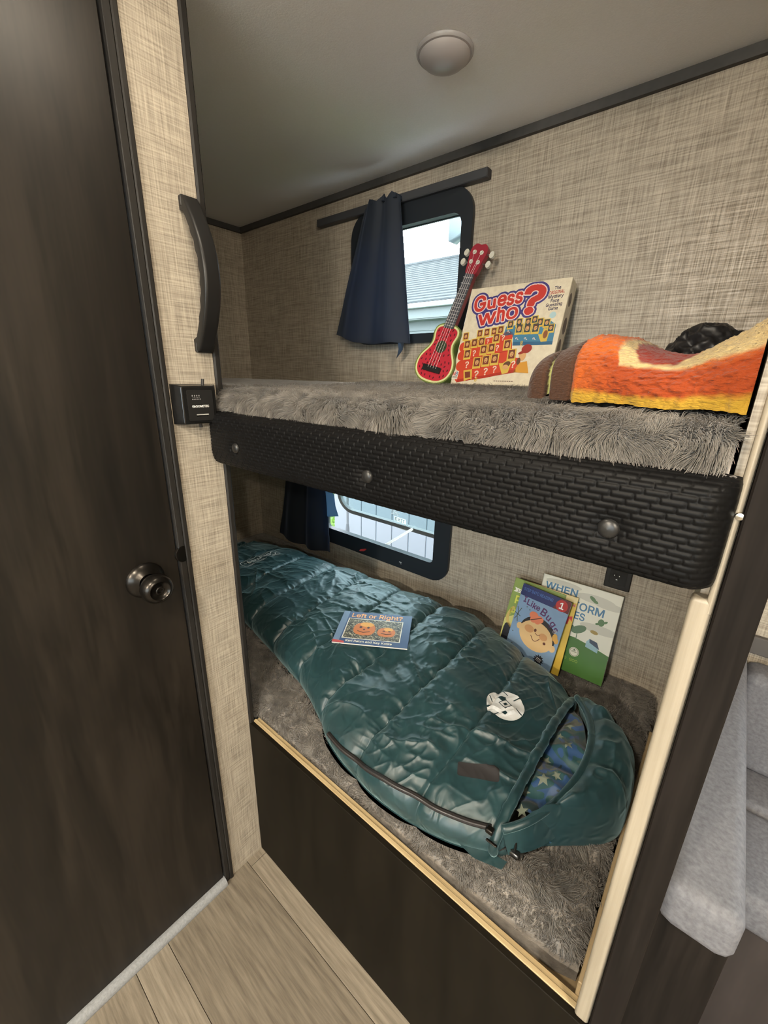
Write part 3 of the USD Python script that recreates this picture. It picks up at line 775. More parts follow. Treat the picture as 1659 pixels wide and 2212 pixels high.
# hood
na = 70
aa = np.linspace(0, 1, na)[:, None]
fr = np.sin(aa * np.pi / 2) ** 1.15
HXY = HRc[None] * (1 - fr[..., None]) + HOc[None] * fr[..., None]
endf = np.clip(np.minimum(bb, 1 - bb) / .16, 0, 1)[None] ** .5
rimz = .064 + .030 * np.sin(np.pi * bb)[None]
dome = rimz * np.cos(aa * np.pi / 2) ** .7 + .034 * np.sin(np.pi * aa) * endf
rad = -.0085 * np.exp(-(np.min(np.abs(bb[:, None] - np.array([.22, .50, .78])), 1) / .022) ** 1.3)[None] * np.sin(np.pi * np.clip(aa * 1.05, 0, 1))
hw = .011 * (ridge(np.stack([HXY[..., 0] * 22, HXY[..., 1] * 26, 0 * aa + 0 * bb], -1), 71, .9) - .6) + .008 * (ridge(np.stack([HXY[..., 0] * 45, HXY[..., 1] * 40, 0 * aa + 0 * bb], -1), 73, .9) - .6)
HZ = ZB + np.maximum(dome + (rad + hw * np.sin(np.pi * np.clip(aa, 0, 1))) * endf, 0)
HP = np.dstack([HXY, HZ])
inner = np.dstack([HRc[None] + np.array([.016, 0]) * np.linspace(0, 1, 8)[:, None, None], HZ[:1] * (1 - np.linspace(0, 1, 8)[:, None]) + (ZB + .02) * np.linspace(0, 1, 8)[:, None]])
hd = part(sb, 'hood', cat(grid(HP), grid(inner, flip=True)), SATIN, 75, label='rounded hood at the head end')
rp = HP[0] + np.array([0, 0, .002])
part(hd, 'rim_binding', tube(resample(rp, 90), .0072, 10), SATIN2, True)
part(hd, 'drawcord_toggle', cat(rbox(.640, .664, .098, .112, .512, .524, .005), tube([(.628, .094, .512), (.640, .104, .520), (.655, .100, .530), (.650, .118, .540)], .002, 6)), GLOSSBLACK, 50)
# zipper along the near side
zu = np.linspace(1.15, uc[-1] - .004, 90)
zs = np.interp(zu, [1.02, 1.12, 1.22, 1.32, uc[-1]], [.055, .065, .085, .12, .16])
ii = np.interp(zu, uu, np.arange(NU))
jj = np.clip(zs * (NS - 1), 0, NS - 1)
zl = np.array([BP[int(round(a)), int(round(b))] for a, b in zip(ii, jj)])
from scipy.ndimage import gaussian_filter1d
zl = gaussian_filter1d(zl, 3, axis=0, mode='nearest') + np.array([0, -.002, .003])
zp = part(sb, 'zipper_tape', tube(zl, .0052, 8), plain('zipper_tape', (.014, .012, .012), .6), True)
part(zp, 'zipper_teeth', tube(zl + np.array([0, -.0035, .0035]), .0022, 6), plain('zipper_teeth', (.035, .03, .03), .35), True)
part(zp, 'zipper_slider', cat(rbox(.606, .620, zl[-1, 1] - .014, zl[-1, 1] - .002, zl[-1, 2] - .002, zl[-1, 2] + .008, .003), box(.612, .632, zl[-1, 1] - .020, zl[-1, 1] - .015, zl[-1, 2] - .010, zl[-1, 2] - .007, .001)), BLACKMETAL, 50)
part(sb, 'hook_and_loop_tab', drape(affinity.rotate(rrect(.513, .591, .140, .166, .004), 28), bag_h, .004, .0016), plain('hook_tab', (.012, .010, .010), .85), True, label='black fabric fastening tab')
part(sb, 'loose_strap', grid(np.stack([resample([(.55, .086, .515), (.60, .080, .512), (.648, .090, .509)], 12), resample([(.555, .064, .510), (.60, .058, .508), (.645, .074, .5065)], 12)])), SATIN2, True)
# printed marks
C0 = (.523, .335)
emb = ell(*C0, .050, n=48)
EK = .84
cut = [affinity.translate(s, *C0) for s in (
    sg.box(-.030, -.0016, -.012, .0016), sg.Polygon([(-.033, .004), (-.019, .018), (-.009, .008), (-.017, -.003)]), sg.Polygon([(.016, -.028), (.027, -.024), (.026, -.015), (.018, -.015)]),
    sg.box(-.011, -.013, .013, -.0108), sg.box(-.011, .0108, .013, .013), sg.box(-.0128, -.013, -.0108, .013), sg.box(.0110, -.013, .0132, .013), sg.box(-.050, .0262, -.022, .0288), sg.box(-.0016, .028, .0016, .05), sg.box(.024, .014, .046, .017), sg.box(.012, -.050, .015, -.034), sg.box(-.022, -.046, -.019, -.028), sg.box(-.044, -.020, -.03, -.017), sg.box(-.003, -.004, .003, .004).buffer(.001))]
part(sb, 'round_emblem', drape(affinity.scale(affinity.rotate(emb.difference(unary_union(cut)), -25, origin=C0), EK, EK, origin=C0), bag_h, .0035, .0022), WHITEINK, True, label='white round lantern emblem')
LBT = text_shape('Coleman', .027, True, .125)
lab = unary_union([affinity.translate(LBT, .014, .014), affinity.translate(rrect(0, .165, 0, .052, .012).difference(rrect(.0022, .1628, .0022, .0498, .010)), 0, 0), sg.box(.01, .0445, .155, .0462), ell(.148, .018, .005).difference(ell(.148, .018, .0032))])
lab = affinity.affine_transform(lab, [0, 1, -1, 0, -.592, .516])       # reads towards the room, upside down from the camera
part(sb, 'brand_lettering', drape(lab, bag_h, .004, .0016), WHITEINK, True)

# plush pile of the bottom mattress, left out where the bag lies on it
r = np.random.default_rng(5)
nf = 150000
fx = r.uniform(-.48, .782, nf)
fy = front_edge(fx) + (D - .012 - front_edge(fx)) * r.random(nf) ** 1.0
inbag = sg.Polygon(np.vstack([near + [0, .02], HO[::-1][1:], (far - [0, .01])[::-1]])).buffer(-.015)
import shapely
keep = ~shapely.contains_xy(inbag, fx, fy)
keep &= (fy < .30) | (fx > .5)
fx, fy = fx[keep], fy[keep]
# extra pile on the rounded front edge
ex = r.uniform(-.45, .782, 16000)
ey = front_edge(ex) + r.random(16000) * .035
fx, fy = np.r_[fx, ex], np.r_[fy, ey]
ff = ltop(fx, fy)
eps = .003
gx_ = (ltop(fx + eps, fy) - ltop(fx - eps, fy)) / (2 * eps)
gy_ = (ltop(fx, fy + eps) - ltop(fx, np.maximum(fy - eps, front_edge(fx)))) / (2 * eps)
nn = np.stack([-np.clip(gx_, -3, 3), -np.clip(gy_, -3, 3), np.ones_like(gx_)], 1)
nn /= np.linalg.norm(nn, axis=1, keepdims=True)
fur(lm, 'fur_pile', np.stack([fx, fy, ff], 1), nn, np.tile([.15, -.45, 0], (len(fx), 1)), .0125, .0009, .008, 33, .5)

# ------------------------------------------------------------------ books
PAPER = plain('book_paper', (.62, .57, .47), .8)
INK = {}


def ink(name, rgb, rough=.42):
    if name not in INK:
        INK[name] = plain('print_' + name, lin(*rgb), rough)
    return INK[name]


def book(name, label, T, w, h, th, mat, hard=False):
    """A closed book; local frame: x along the width, y up the cover, z out of the front cover."""
    b = thing(name, label, 'book', T[:3, 3])
    c = .0022 if hard else .0007
    inset = .003 if hard else .0004
    cov = cat(box(0, w, 0, h, -c, 0, .0002), box(0, w, 0, h, -th, -th + c, .0002), box(0, c, 0, h, -th, 0, .0002))
    cov.apply_transform(T)
    part(b, 'cover', cov, mat)
    pg = cat([box(c, w - inset, inset, h - inset, -th + c + (th - 2 * c) * k / 6, -th + c + (th - 2 * c) * (k + .9) / 6) for k in range(6)])
    pg.apply_transform(T)
    part(b, 'pages', pg, PAPER)
    return b


def pr(b, T, name, shape, colr, k=1, label=None):
    return part(b, name, prism(shape, .00022, T, .00018 * (k - 1) + .00002), colr, label=label, kind='stuff' if name in ('cover_insect', 'small_print') else None)


# hardcover about a storm, rightmost
T = frame((.447, .664, .512), (.2112, -.003, .002), (.0095, .068, .241))
b = book('picture_book', 'large pale storm hardcover with a green hill, rightmost of the standing books', T, .2125, .252, .009, ink('storm_sky', (214, 214, 200)), True)
pr(b, T, 'cover_cloud', unary_union([ell(.15, .222, .05, .012), ell(.185, .215, .04, .010), ell(.175, .145, .05, .012), ell(.06, .238, .05, .009)]).intersection(sg.box(0, 0, .2125, .252)), ink('storm_cloud', (188, 188, 176)), 1)
pr(b, T, 'cover_hill', sg.Polygon([(0, 0), (.2125, 0), (.2125, .084), (.17, .094), (.12, .102), (.06, .100), (0, .09)]), ink('hill_green', (58, 104, 36)), 2)
pr(b, T, 'title_lettering', unary_union([put(text_shape('WHEN', .019, True, .090), .012, .214), put(text_shape('STORM', .021, True, .102), .076, .181), put(text_shape('COMES', .020, True, .086), .048, .154)]), ink('title_blue', (58, 112, 150)), 3)
leaf = lambda x, y, a, r: affinity.rotate(ell(x, y, a, a * .5), r, origin=(x, y))
pr(b, T, 'cover_leaf', unary_union([leaf(.143, .222, .010, -35), leaf(.150, .217, .008, -20)]), ink('leaf_green', (74, 110, 66)), 4)
pr(b, T, 'cover_leaf', unary_union([ell(.176, .166, .008, .010), leaf(.186, .170, .006, 40), leaf(.168, .160, .006, 20)]), ink('leaf_green', (74, 110, 66)), 4)
pr(b, T, 'cover_leaf', leaf(.165, .134, .010, -5), ink('leaf_ochre', (150, 128, 60)), 4)
pr(b, T, 'cover_tree', unary_union([leaf(.126, .128, .021, 32), leaf(.100, .125, .014, 30), ell(.082, .120, .009, .007), sg.box(.1235, .098, .1255, .122), sg.box(.0985, .100, .100, .118)]), ink('tree_green', (78, 108, 80)), 5)
pr(b, T, 'cover_cottage', sg.Polygon([(.152, .088), (.152, .104), (.158, .112), (.180, .106), (.184, .094), (.184, .082)]), ink('cottage_wall', (140, 176, 190)), 6)
pr(b, T, 'cover_cottage_roof', sg.Polygon([(.160, .103), (.158, .113), (.178, .110), (.187, .093)]), ink('cottage_roof', (44, 60, 84)), 7)
pr(b, T, 'cover_child', unary_union([ell(.094, .150, .006, .009), affinity.rotate(sg.box(.088, .134, .104, .139), 25)]), ink('child_brown', (130, 70, 40)), 6)
sl = pr(b, T, 'round_seal', ell(.128, .062, .013), ink('seal_pale', (196, 194, 176)), 5)
pr(b, T, 'seal_print', unary_union([ell(.128, .062, .0115).difference(ell(.128, .062, .0105)), put(text_shape('BOOK', .0035), .1215, .061), affinity.translate(sg.Polygon([(0, 0), (.004, .005), (.008, 0)]), .124, .066)]), ink('seal_ink', (60, 80, 50)), 6)
pr(b, T, 'author_lettering', unary_union([put(text_shape('TARO', .0075, True), .085, .034), put(text_shape('GOO', .0075, True), .120, .034), put(text_shape('by', .005), .085, .046)]), ink('author_green', (120, 148, 60)), 5)

# yellow paperback
T = frame((.402, .640, .505), (.150, -.004, 0), (.012, .071, .222))
b = book('picture_book', 'yellow paperback picture book mostly hidden behind the blue bug reader', T, .152, .230, .004, ink('book_yellow', (206, 172, 62)))
pr(b, T, 'cover_band', sg.box(0, .214, .152, .230), ink('book_cream', (222, 204, 150)), 1)
pr(b, T, 'cover_figure', sg.Polygon([(.128, .168), (.149, .176), (.150, .160), (.143, .168), (.141, .150), (.134, .150)]), ink('book_red', (190, 40, 26)), 2)
pr(b, T, 'cover_spot', sg.Polygon([(.140, .205), (.148, .212), (.150, .202)]), ink('book_rose', (176, 90, 80)), 2)
# green paperback
T = frame((.366, .634, .500), (.150, -.004, -.004), (.012, .071, .225))
b = book('picture_book', 'green paperback picture book at the left of the standing books', T, .150, .238, .004, ink('book_green', (128, 150, 74)))
pr(b, T, 'cover_field', sg.Polygon([(0, 0), (.15, 0), (.15, .10), (.03, .13), (0, .11)]), ink('book_palegreen', (196, 194, 120)), 1)
pr(b, T, 'cover_ribbon', sg.Polygon([(.004, .196), (.010, .203), (.006, .210), (.014, .209), (.055, .206), (.055, .195), (.014, .197)]), ink('book_ribbon', (222, 222, 206)), 2)
pr(b, T, 'ribbon_lettering', put(text_shape('I CAN READ', .006, True), .016, .199), ink('book_ink', (40, 50, 40)), 3)
pr(b, T, 'title_lettering', unary_union([put(text_shape('P', .024, True), .016, .163), put(text_shape('P', .022, True), .010, .125), put(text_shape('e', .02, True), .036, .163)]), ink('title_lime', (206, 208, 84)), 3)
pr(b, T, 'cover_banana', smoothline and sg.LineString(smoothline([(.018, .148), (.008, .125), (.010, .105), (.024, .092)], 20)).buffer(.0045), ink('banana_tan', (196, 170, 96)), 3)
pr(b, T, 'cover_figure', unary_union([sg.box(.004, .03, .026, .085), ell(.015, .088, .010)]), ink('figure_black', (22, 26, 36)), 3)

# blue bug reader in front
T = frame((.392, .628, .512), (.1415, -.012, -.006), (.010, .060, .2150))
b = book('picture_book', 'blue reader with a smiling face and a red number one disc', T, .142, .222, .004, ink('bugs_blue', (118, 146, 176)))
pr(b, T, 'cover_header', sg.box(0, .188, .142, .222), ink('header_navy', (28, 40, 92)), 1)
pr(b, T, 'header_lettering', put(text_shape('STEP INTO READING', .0085, True, .088), .006, .204), ink('header_blue', (66, 100, 160)), 2)
pr(b, T, 'header_glow', sg.Polygon([(.142, .188), (.142, .222), (.112, .222), (.098, .188)]), ink('header_red', (92, 26, 30)), 1.5)
dd = pr(b, T, 'number_disc', ell(.120, .203, .0165), ink('disc_red', (170, 40, 40)), 3)
pr(b, T, 'number_lettering', center(text_shape('1', .018, True), .120, .203), WHITEINK, 4)
ttl = []
for k, (chx, x, y, rt, hh) in enumerate([('I', .014, .171, 0, .017), ('L', .026, .167, -4, .017), ('i', .038, .166, -6, .016), ('k', .044, .164, -8, .016), ('e', .055, .164, -8, .015), ('B', .070, .157, -14, .021), ('u', .088, .151, -22, .018), ('g', .102, .141, -32, .018), ('s', .114, .129, -36, .018)]):
    ttl.append(put(text_shape(chx, hh, True), x, y, rt))
pr(b, T, 'title_lettering', unary_union(ttl), ink('title_purple', (78, 36, 86)), 3)
pr(b, T, 'cover_snail', ell(.122, .126, .007, .005, 40), ink('snail_grey', (176, 176, 178)), 3)
hx, hy = .078, .093
pr(b, T, 'cover_hair', ell(hx + .001, hy + .004, .0535, .048, -14), ink('hair_black', (24, 20, 20)), 3)
pr(b, T, 'cover_face', unary_union([ell(hx, hy, .052, .0455, -14).intersection(ell(hx - .002, hy - .008, .052, .047, -14)), ell(hx - .054, hy + .006, .008, .010), ell(hx + .052, hy - .016, .008, .010)]), ink('face_tan', (206, 172, 122)), 4)
pr(b, T, 'cover_cheek', unary_union([ell(hx - .024, hy + .010, .014, .011), ell(hx + .020, hy + .004, .012, .010)]), ink('cheek', (190, 140, 92)), 5)
pr(b, T, 'cover_mouth', unary_union([sg.LineString([(hx - .014 + .026 * t_, hy - .006 - .012 * math.sin(math.pi * t_)) for t_ in np.linspace(0, 1, 14)]).buffer(.0009), sg.LineString([(hx - .004 + .014 * t_, hy + .006 - .004 * math.sin(math.pi * t_)) for t_ in np.linspace(0, 1, 8)]).buffer(.0008), ell(hx - .006, hy + .013, .0035, .005), ell(hx + .028, hy - .012, .004)]), ink('mouth_brown', (90, 48, 32)), 6)
pr(b, T, 'cover_butterfly', unary_union([ell(hx - .022, hy + .052, .013, .011), ell(hx - .004, hy + .047, .012, .010), ell(hx - .020, hy + .040, .010, .009), ell(hx - .008, hy + .040, .009)]), ink('butterfly_coral', (206, 118, 84)), 7)
pr(b, T, 'butterfly_body', affinity.rotate(sg.box(hx - .030, hy + .044, hx + .004, hy + .046), 32), ink('hair_black', (24, 20, 20)), 8)
pr(b, T, 'cover_moth', unary_union([ell(hx + .050, hy + .018, .007, .011), ell(hx + .056, hy + .010, .006, .008)]), ink('moth_ochre', (200, 152, 72)), 7)
pr(b, T, 'cover_insect', unary_union([sg.LineString([(.004, .150), (.012, .130), (.004, .112)]).buffer(.0009), sg.LineString([(.016, .150), (.008, .128), (.014, .108)]).buffer(.0009), sg.LineString([(.0, .132), (.018, .126)]).buffer(.0009)] + [ell(x, y, .0016) for x, y in ((.010, .075), (.018, .040), (.030, .160), (.040, .155), (.050, .150), (.034, .030), (.110, .040))]), ink('insect_olive', (66, 74, 54)), 4)
pr(b, T, 'starburst', sg.Polygon([(.104 + (.016 if k % 2 else .010) * math.cos(k * math.pi / 12), .030 + (.016 if k % 2 else .010) * math.sin(k * math.pi / 12)) for k in range(24)]), ink('figure_black', (22, 26, 36)), 4)
pr(b, T, 'starburst_lettering', unary_union([affinity.rotate(sg.box(.0965, .0335 - .004 * k, .1115, .0345 - .004 * k), -14, origin=(.104, .03)) for k in range(3)]), WHITEINK, 5)

# paperback lying on the sleeping bag
zb = float(max(bag_h([(x, y)])[0] for x in np.linspace(.02, .24, 8) for y in np.linspace(.23, .46, 8) if abs((x - .13) * .49 + (y - .345) * -.87) < .08 and abs((x - .13) * .87 + (y - .345) * .49) < .10))
T = frame((.070, .224, zb + .0012), (.178, .108, .004), (-.058, .141, .004))
b = book('picture_book', 'blue pumpkin-cover paperback lying flat on the sleeping bag', T @ np.diag([1, 1, 1, 1.0]), .207, .153, .0045, ink('pumpkin_blue', (62, 84, 126)))
T2 = T
pr(b, T2, 'cover_fade', sg.box(0, .0, .018, .153), ink('fade_blue', (112, 136, 168)), 1)
pr(b, T2, 'spine_flash', sg.Polygon([(.0, 0), (.034, 0), (.032, .008), (0, .012)]), ink('flash_red', (190, 84, 84)), 2)
pr(b, T2, 'picture_border', sg.box(.022, .021, .184, .118).difference(sg.box(.0245, .0235, .1815, .1155)), ink('border_white', (220, 220, 210)), 2)
FLECK = M('print_leaf_litter', {'g': ('geometry', {}), 'm': ('mapping', {'scale': (150, 260, 50)}), 'n': ('noise_texture', {'scale': 1.0, 'detail': 2.0, 'distortion': 1.2}), 'r': ('rgb_ramp', {'ramp': [(.38, lin(34, 34, 28)), (.52, lin(92, 88, 74)), (.66, lin(184, 178, 150))]}), 'p': ('principled_bsdf', {'roughness': .4})},
          [('g.position', 'm.vector'), ('m.vector', 'n.vector'), ('n.fac', 'r.fac'), ('r.color', 'p.base_color')])
pr(b, T2, 'picture_ground', sg.box(.0245, .0235, .1815, .1155), FLECK, 1)
pr(b, T2, 'picture_pumpkin', unary_union([ell(.077, .070, .027, .031), ell(.064, .069, .018, .027), ell(.090, .069, .019, .028)]), ink('pumpkin_orange', (196, 116, 52)), 3)
pr(b, T2, 'picture_pumpkin', unary_union([ell(.142, .062, .020, .022), ell(.130, .061, .014, .019), ell(.154, .061, .013, .019)]), ink('pumpkin_orange', (196, 116, 52)), 3)
pr(b, T2, 'picture_pumpkin_top', ell(.146, .075, .013, .008), ink('pumpkin_amber', (222, 164, 70)), 4)
pr(b, T2, 'picture_pumpkin_top', ell(.082, .090, .020, .011), ink('pumpkin_amber', (222, 164, 70)), 4)
pr(b, T2, 'picture_carving', unary_union([ell(.066, .076, .004, .0045), ell(.088, .076, .004, .0045), ell(.077, .066, .003), sg.LineString([(.060, .058), (.077, .052), (.094, .058)]).buffer(.0012), ell(.134, .066, .004, .0025), ell(.150, .066, .004, .0025), sg.LineString([(.128, .055), (.142, .052), (.156, .056)]).buffer(.0012)]), ink('carving', (70, 36, 22)), 5)
pr(b, T2, 'title_lettering', put(text_shape('Left or Right?', .0195, True, .152), .028, .1245), ink('title_peach', (226, 168, 112)), 2)
pr(b, T2, 'author_lettering', put(text_shape('Karl Rehm and Kay Kotke', .0085, True, .128), .036, .0075), ink('border_white', (220, 220, 210)), 2)
zl2 = T[2, 3]

# ------------------------------------------------------------------ power outlet
o_ = thing('wall_outlet', 'small black power outlet on the wall just under the top bunk', 'outlet', (.633, D, .79))
part(o_, 'cover_plate', box(.601, .664, D - .008, D - .0003, .762, .842, .0015), BLACK)
part(o_, 'socket_face', prism(rrect(.612, .653, .776, .828, .004), .002, BACKT, .008), GLOSSBLACK)
part(o_, 'contact_slot', prism(unary_union([sg.box(.6225, .800, .6240, .8035), sg.box(.6345, .800, .6360, .8035), sg.box(.628, .7895, .632, .7915)]), .0004, BACKT, .010), WHITEINK)

# ------------------------------------------------------------------ board game box
T = frame((.150, .618, 1.2835), (.270, .0, .0), (-.0035, .080, .249))
gw = thing('board_game_box', 'white board game box with big red title leaning on the wall above the top bunk', 'board game', T[:3, 3])
W_, H_, TH_ = .268, .262, .052
bx_ = cat(box(0, W_, 0, H_, -.040, 0, .0012))
bx_.apply_transform(T)
part(gw, 'lid', bx_, mottled('game_lid', lin(206, 194, 170), lin(222, 212, 188), (80, 80, 80), .45))
b2 = box(.002, W_ - .002, .002, H_ - .002, -TH_, -.0402, .0008)
b2.apply_transform(T)
part(gw, 'tray', b2, ink('tray_olive', (108, 104, 84)))
gp2 = lambda name, shape, m, k=1: part(gw, name, prism(shape, .00025, T, .0002 * (k - 1) + .00002), m, kind='stuff' if 'portrait_' in name or name in ('small_print', 'maker_small_print', 'card_frame_print', 'red_card_print', 'blue_card_print') else None)


def fit(ch, x0, x1, y0, y1, rt=0, grow=.0):
    g_ = text_shape(ch, .05, True)
    b_ = g_.bounds
    g_ = affinity.translate(affinity.scale(affinity.translate(g_, -b_[0], -b_[1]), (x1 - x0) / (b_[2] - b_[0]), (y1 - y0) / (b_[3] - b_[1]), origin=(0, 0)), x0, y0)
    return affinity.rotate(g_, rt, origin='centroid').buffer(grow)


mm = lambda pts: sg.Polygon(np.array(pts) / 1000.0)
word = unary_union([fit(c_, x0 / 1e3, x1 / 1e3, y0 / 1e3, y1 / 1e3, rt, .0007) for c_, x0, x1, y0, y1, rt in
                    [('G', 20, 53, 197, 240, 10), ('u', 60, 82, 203, 227, 8), ('e', 87, 111, 207, 236, 6), ('s', 113, 132, 207, 236, 4), ('s', 135, 154, 210, 239, 3),
                     ('W', 42, 92, 161, 191, 8), ('h', 95, 115, 166, 205, 6), ('O', 120, 150, 171, 201, 4)]]
                   + [fit('?', .157, .209, .180, .252, -5, .0018)])
gp2('title_backing', word.buffer(.0085, quad_segs=4).buffer(-.001).intersection(sg.box(.003, .1, .262, .2600)), ink('game_purple', (64, 58, 122)), 1)
gp2('title_outline', word.buffer(.0026, quad_segs=4), ink('game_pale', (226, 200, 196)), 2)
gp2('title_lettering', word, ink('game_red', (190, 56, 48)), 3)
sub = []
for tx, yy, w_ in [('The', .2400, .015), ('Mystery', .2185, .036), ('Face', .2090, .020), ('Guessing', .1985, .038), ('Game', .1900, .023)]:
    sub.append(center(text_shape(tx, .0078, True, w_), .238, yy, 3))
gp2('tagline_lettering', unary_union(sub), ink('game_navy', (56, 48, 74)), 1)
gp2('tagline_red_lettering', center(text_shape('ORIGINAL', .0075, True, .037), .238, .2295, 3), ink('game_brick', (170, 74, 62)), 1)
gp2('age_badge', ell(.2415, .174, .0078), ink('badge_blue', (168, 196, 200)), 1)
# printed game trays with rows of portrait cards
gp2('blue_tray_print', mm([(126, 128), (128, 152), (240, 160), (255, 150), (257, 102), (157, 102), (155, 118), (150, 130)]), ink('tray_blue', (66, 122, 152)), 4)
gp2('blue_ledge_print', mm([(157, 102), (257, 102), (257, 110), (156, 111)]), ink('tray_navy', (44, 92, 126)), 5)
gp2('red_tray_print', unary_union([mm([(18, 5), (100, 18), (182, 36), (186, 60), (160, 84), (150, 128), (120, 130), (14, 112)]), ell(.014, .102, .011, .013), ell(.015, .078, .011, .013), ell(.018, .050, .012, .014), ell(.022, .020, .012, .015), ell(.138, .128, .015, .012), ell(.177, .055, .012, .016)]), ink('tray_red', (196, 66, 42)), 4)
gp2('red_ledge_print', mm([(18, 4), (182, 34), (181, 42), (100, 25), (20, 13)]), ink('tray_brick', (168, 48, 34)), 5)
gp2('tray_slot_print', unary_union([mm([(30, 96), (120, 112), (120, 114), (30, 98)]), mm([(28, 66), (150, 88), (150, 90), (28, 68)]), mm([(60, 42), (172, 62), (172, 64), (60, 44)])]), ink('tray_brick', (168, 48, 34)), 5)
frr = np.random.default_rng(12)
cards, grounds, grounds_b, hairs, faces, eyes = [], [], [], [], [], []


def card(x, y, w, h, rt, blue=False):
    x, y, w, h = x / 1e3, y / 1e3, w / 1e3, h / 1e3
    cards.append(affinity.rotate(sg.box(x - w / 2, y - h / 2, x + w / 2, y + h / 2), rt, origin=(x, y)))
    (grounds_b if blue else grounds).append(affinity.rotate(sg.box(x - w * .36, y - h * .30, x + w * .36, y + h * .42), rt, origin=(x, y)))
    hairs.append(ell(x, y + h * .14, w * .27, h * .24))
    a_, b_ = w * (.20 + .04 * frr.random()), h * (.19 + .04 * frr.random())
    cy = y + h * (.01 + .05 * frr.random())
    faces.append(ell(x, cy, a_, b_))
    eyes.extend([ell(x - a_ * .42, cy + b_ * .2, a_ * .16, n=6), ell(x + a_ * .42, cy + b_ * .2, a_ * .16, n=6), sg.box(x - a_ * .4, cy - b_ * .5, x + a_ * .4, cy - b_ * .36)])


for x, y in [(16, 130), (57, 136), (77, 138), (97, 140), (115, 143)]:
    card(x, y, 17, 23, 5)
for x, y in [(26, 107), (47, 111), (68, 114), (108, 122)]:
    card(x, y, 20, 26, 5)
for x, y in [(33, 81), (79, 92), (101, 96), (143, 104)]:
    card(x, y, 21, 28, 5)
for x, y in [(68, 58), (93, 63), (117, 67), (161, 78)]:
    card(x, y, 23, 31, 5)
for x, y in [(139, 155), (161, 160), (184, 160), (200, 164), (215, 157), (232, 154), (245, 141)]:
    card(x, y, 17, 22, 3, True)
for x, y in [(165, 143), (186, 143), (207, 143)]:
    card(x, y, 20, 28, 2, True)
big = [mm([(131, 57), (147, 28), (162, 33), (166, 64), (152, 64), (142, 57)]), mm([(217, 128), (228, 109), (242, 110), (244, 141), (228, 142), (226, 128)]), mm([(33, 37), (58, 41), (64, 12), (57, 15), (41, 8)])]
gp2('card_frame_print', unary_union(cards + big), ink('card_yellow', (206, 174, 76)), 6)
gp2('red_card_print', unary_union(grounds + [mm([(38, 33), (54, 35), (58, 19), (43, 16)])]), ink('card_maroon', (118, 54, 40)), 7)
gp2('blue_card_print', unary_union(grounds_b), ink('card_slate', (50, 68, 76)), 7)
gp2('portrait_hair_print', unary_union(hairs + [ell(.154, .054, .010, .007, 30)]), ink('card_hair', (96, 62, 44)), 8)
gp2('portrait_face_print', unary_union(faces), ink('card_skin', (206, 158, 106)), 9)
gp2('portrait_feature_print', unary_union(eyes), ink('card_ink', (70, 36, 28)), 10)
gp2('card_portrait_print', ell(.152, .047, .008, .006), ink('card_skin', (206, 158, 106)), 9)
gp2('card_portrait_print', ell(.235, .127, .0055, .010), ink('card_sienna', (130, 78, 48)), 8)
gp2('question_mark_print', unary_union([center(text_shape('?', h_ / 1e3, True), x / 1e3, y / 1e3, 4) for x, y, h_ in [(53, 84, 15), (39, 53, 17), (117, 97, 14), (127, 123, 13), (86, 115, 10), (74, 27, 19), (99, 35, 18), (123, 41, 17), (171, 54, 17)]]), ink('mark_pale', (222, 200, 182)), 6)
gp2('question_mark_print', unary_union([center(text_shape('?', .0085, True), x / 1e3, y / 1e3, 60) for x, y in [(138, 138), (165, 119), (188, 118), (210, 117)]]), ink('mark_pale', (222, 200, 182)), 6)
gp2('tray_peg_print', unary_union([ell(.0755, .011, .0034).difference(ell(.0755, .011, .0016)), ell(.077, .0172, .0028).difference(ell(.077, .0172, .0013)), ell(.180, .110, .003).difference(ell(.180, .110, .0014)), ell(.180, .1045, .003).difference(ell(.180, .1045, .0014))]), ink('card_yellow', (206, 174, 76)), 7)
gp2('maker_panel', affinity.rotate(sg.box(.001, .013, .019, .036), -2, origin=(.01, .024)), ink('panel_white', (222, 216, 202)), 6)
gp2('maker_lettering', fit('M', .0025, .0100, .0225, .0335), ink('game_red', (190, 56, 48)), 7)
gp2('maker_lettering', fit('B', .0110, .0175, .0225, .0335), ink('maker_blue', (70, 96, 140)), 7)
gp2('maker_small_print', unary_union([sg.box(.0025, .0160, .0175, .0172), sg.box(.0025, .0188, .0175, .0200)]), ink('card_ink', (70, 36, 28)), 7)
gp2('small_print', unary_union([sg.box(.128 + .006 * i, .0100, .1325 + .006 * i, .0118) for i in range(9)]), ink('card_ink', (70, 36, 28)), 2)
# printed child in a red cap, half behind the blanket
gp2('cap_print', unary_union([ell(.197, .093, .013, .011, 15), ell(.187, .084, .010, .0035, 20)]), ink('cap_red', (150, 46, 36)), 6)
gp2('child_face_print', ell(.190, .076, .009, .013), ink('card_skin', (206, 158, 106)), 5)
gp2('child_hair_print', ell(.183, .062, .005, .009), ink('card_hair', (96, 62, 44)), 6)
gp2('shirt_print', mm([(176, 34), (186, 58), (205, 62), (216, 32)]), ink('shirt_amber', (204, 144, 48)), 5)
# side of the lid
TS = frame(T[:3, 3] + T[:3, 0] * W_, -T[:3, 2], T[:3, 1])
part(gw, 'side_print', prism(unary_union([ell(.018, .10, .010, .022), ell(.022, .155, .011, .020), ell(.016, .215, .009, .016)]), .0002, TS), ink('side_brown', (92, 74, 62)))

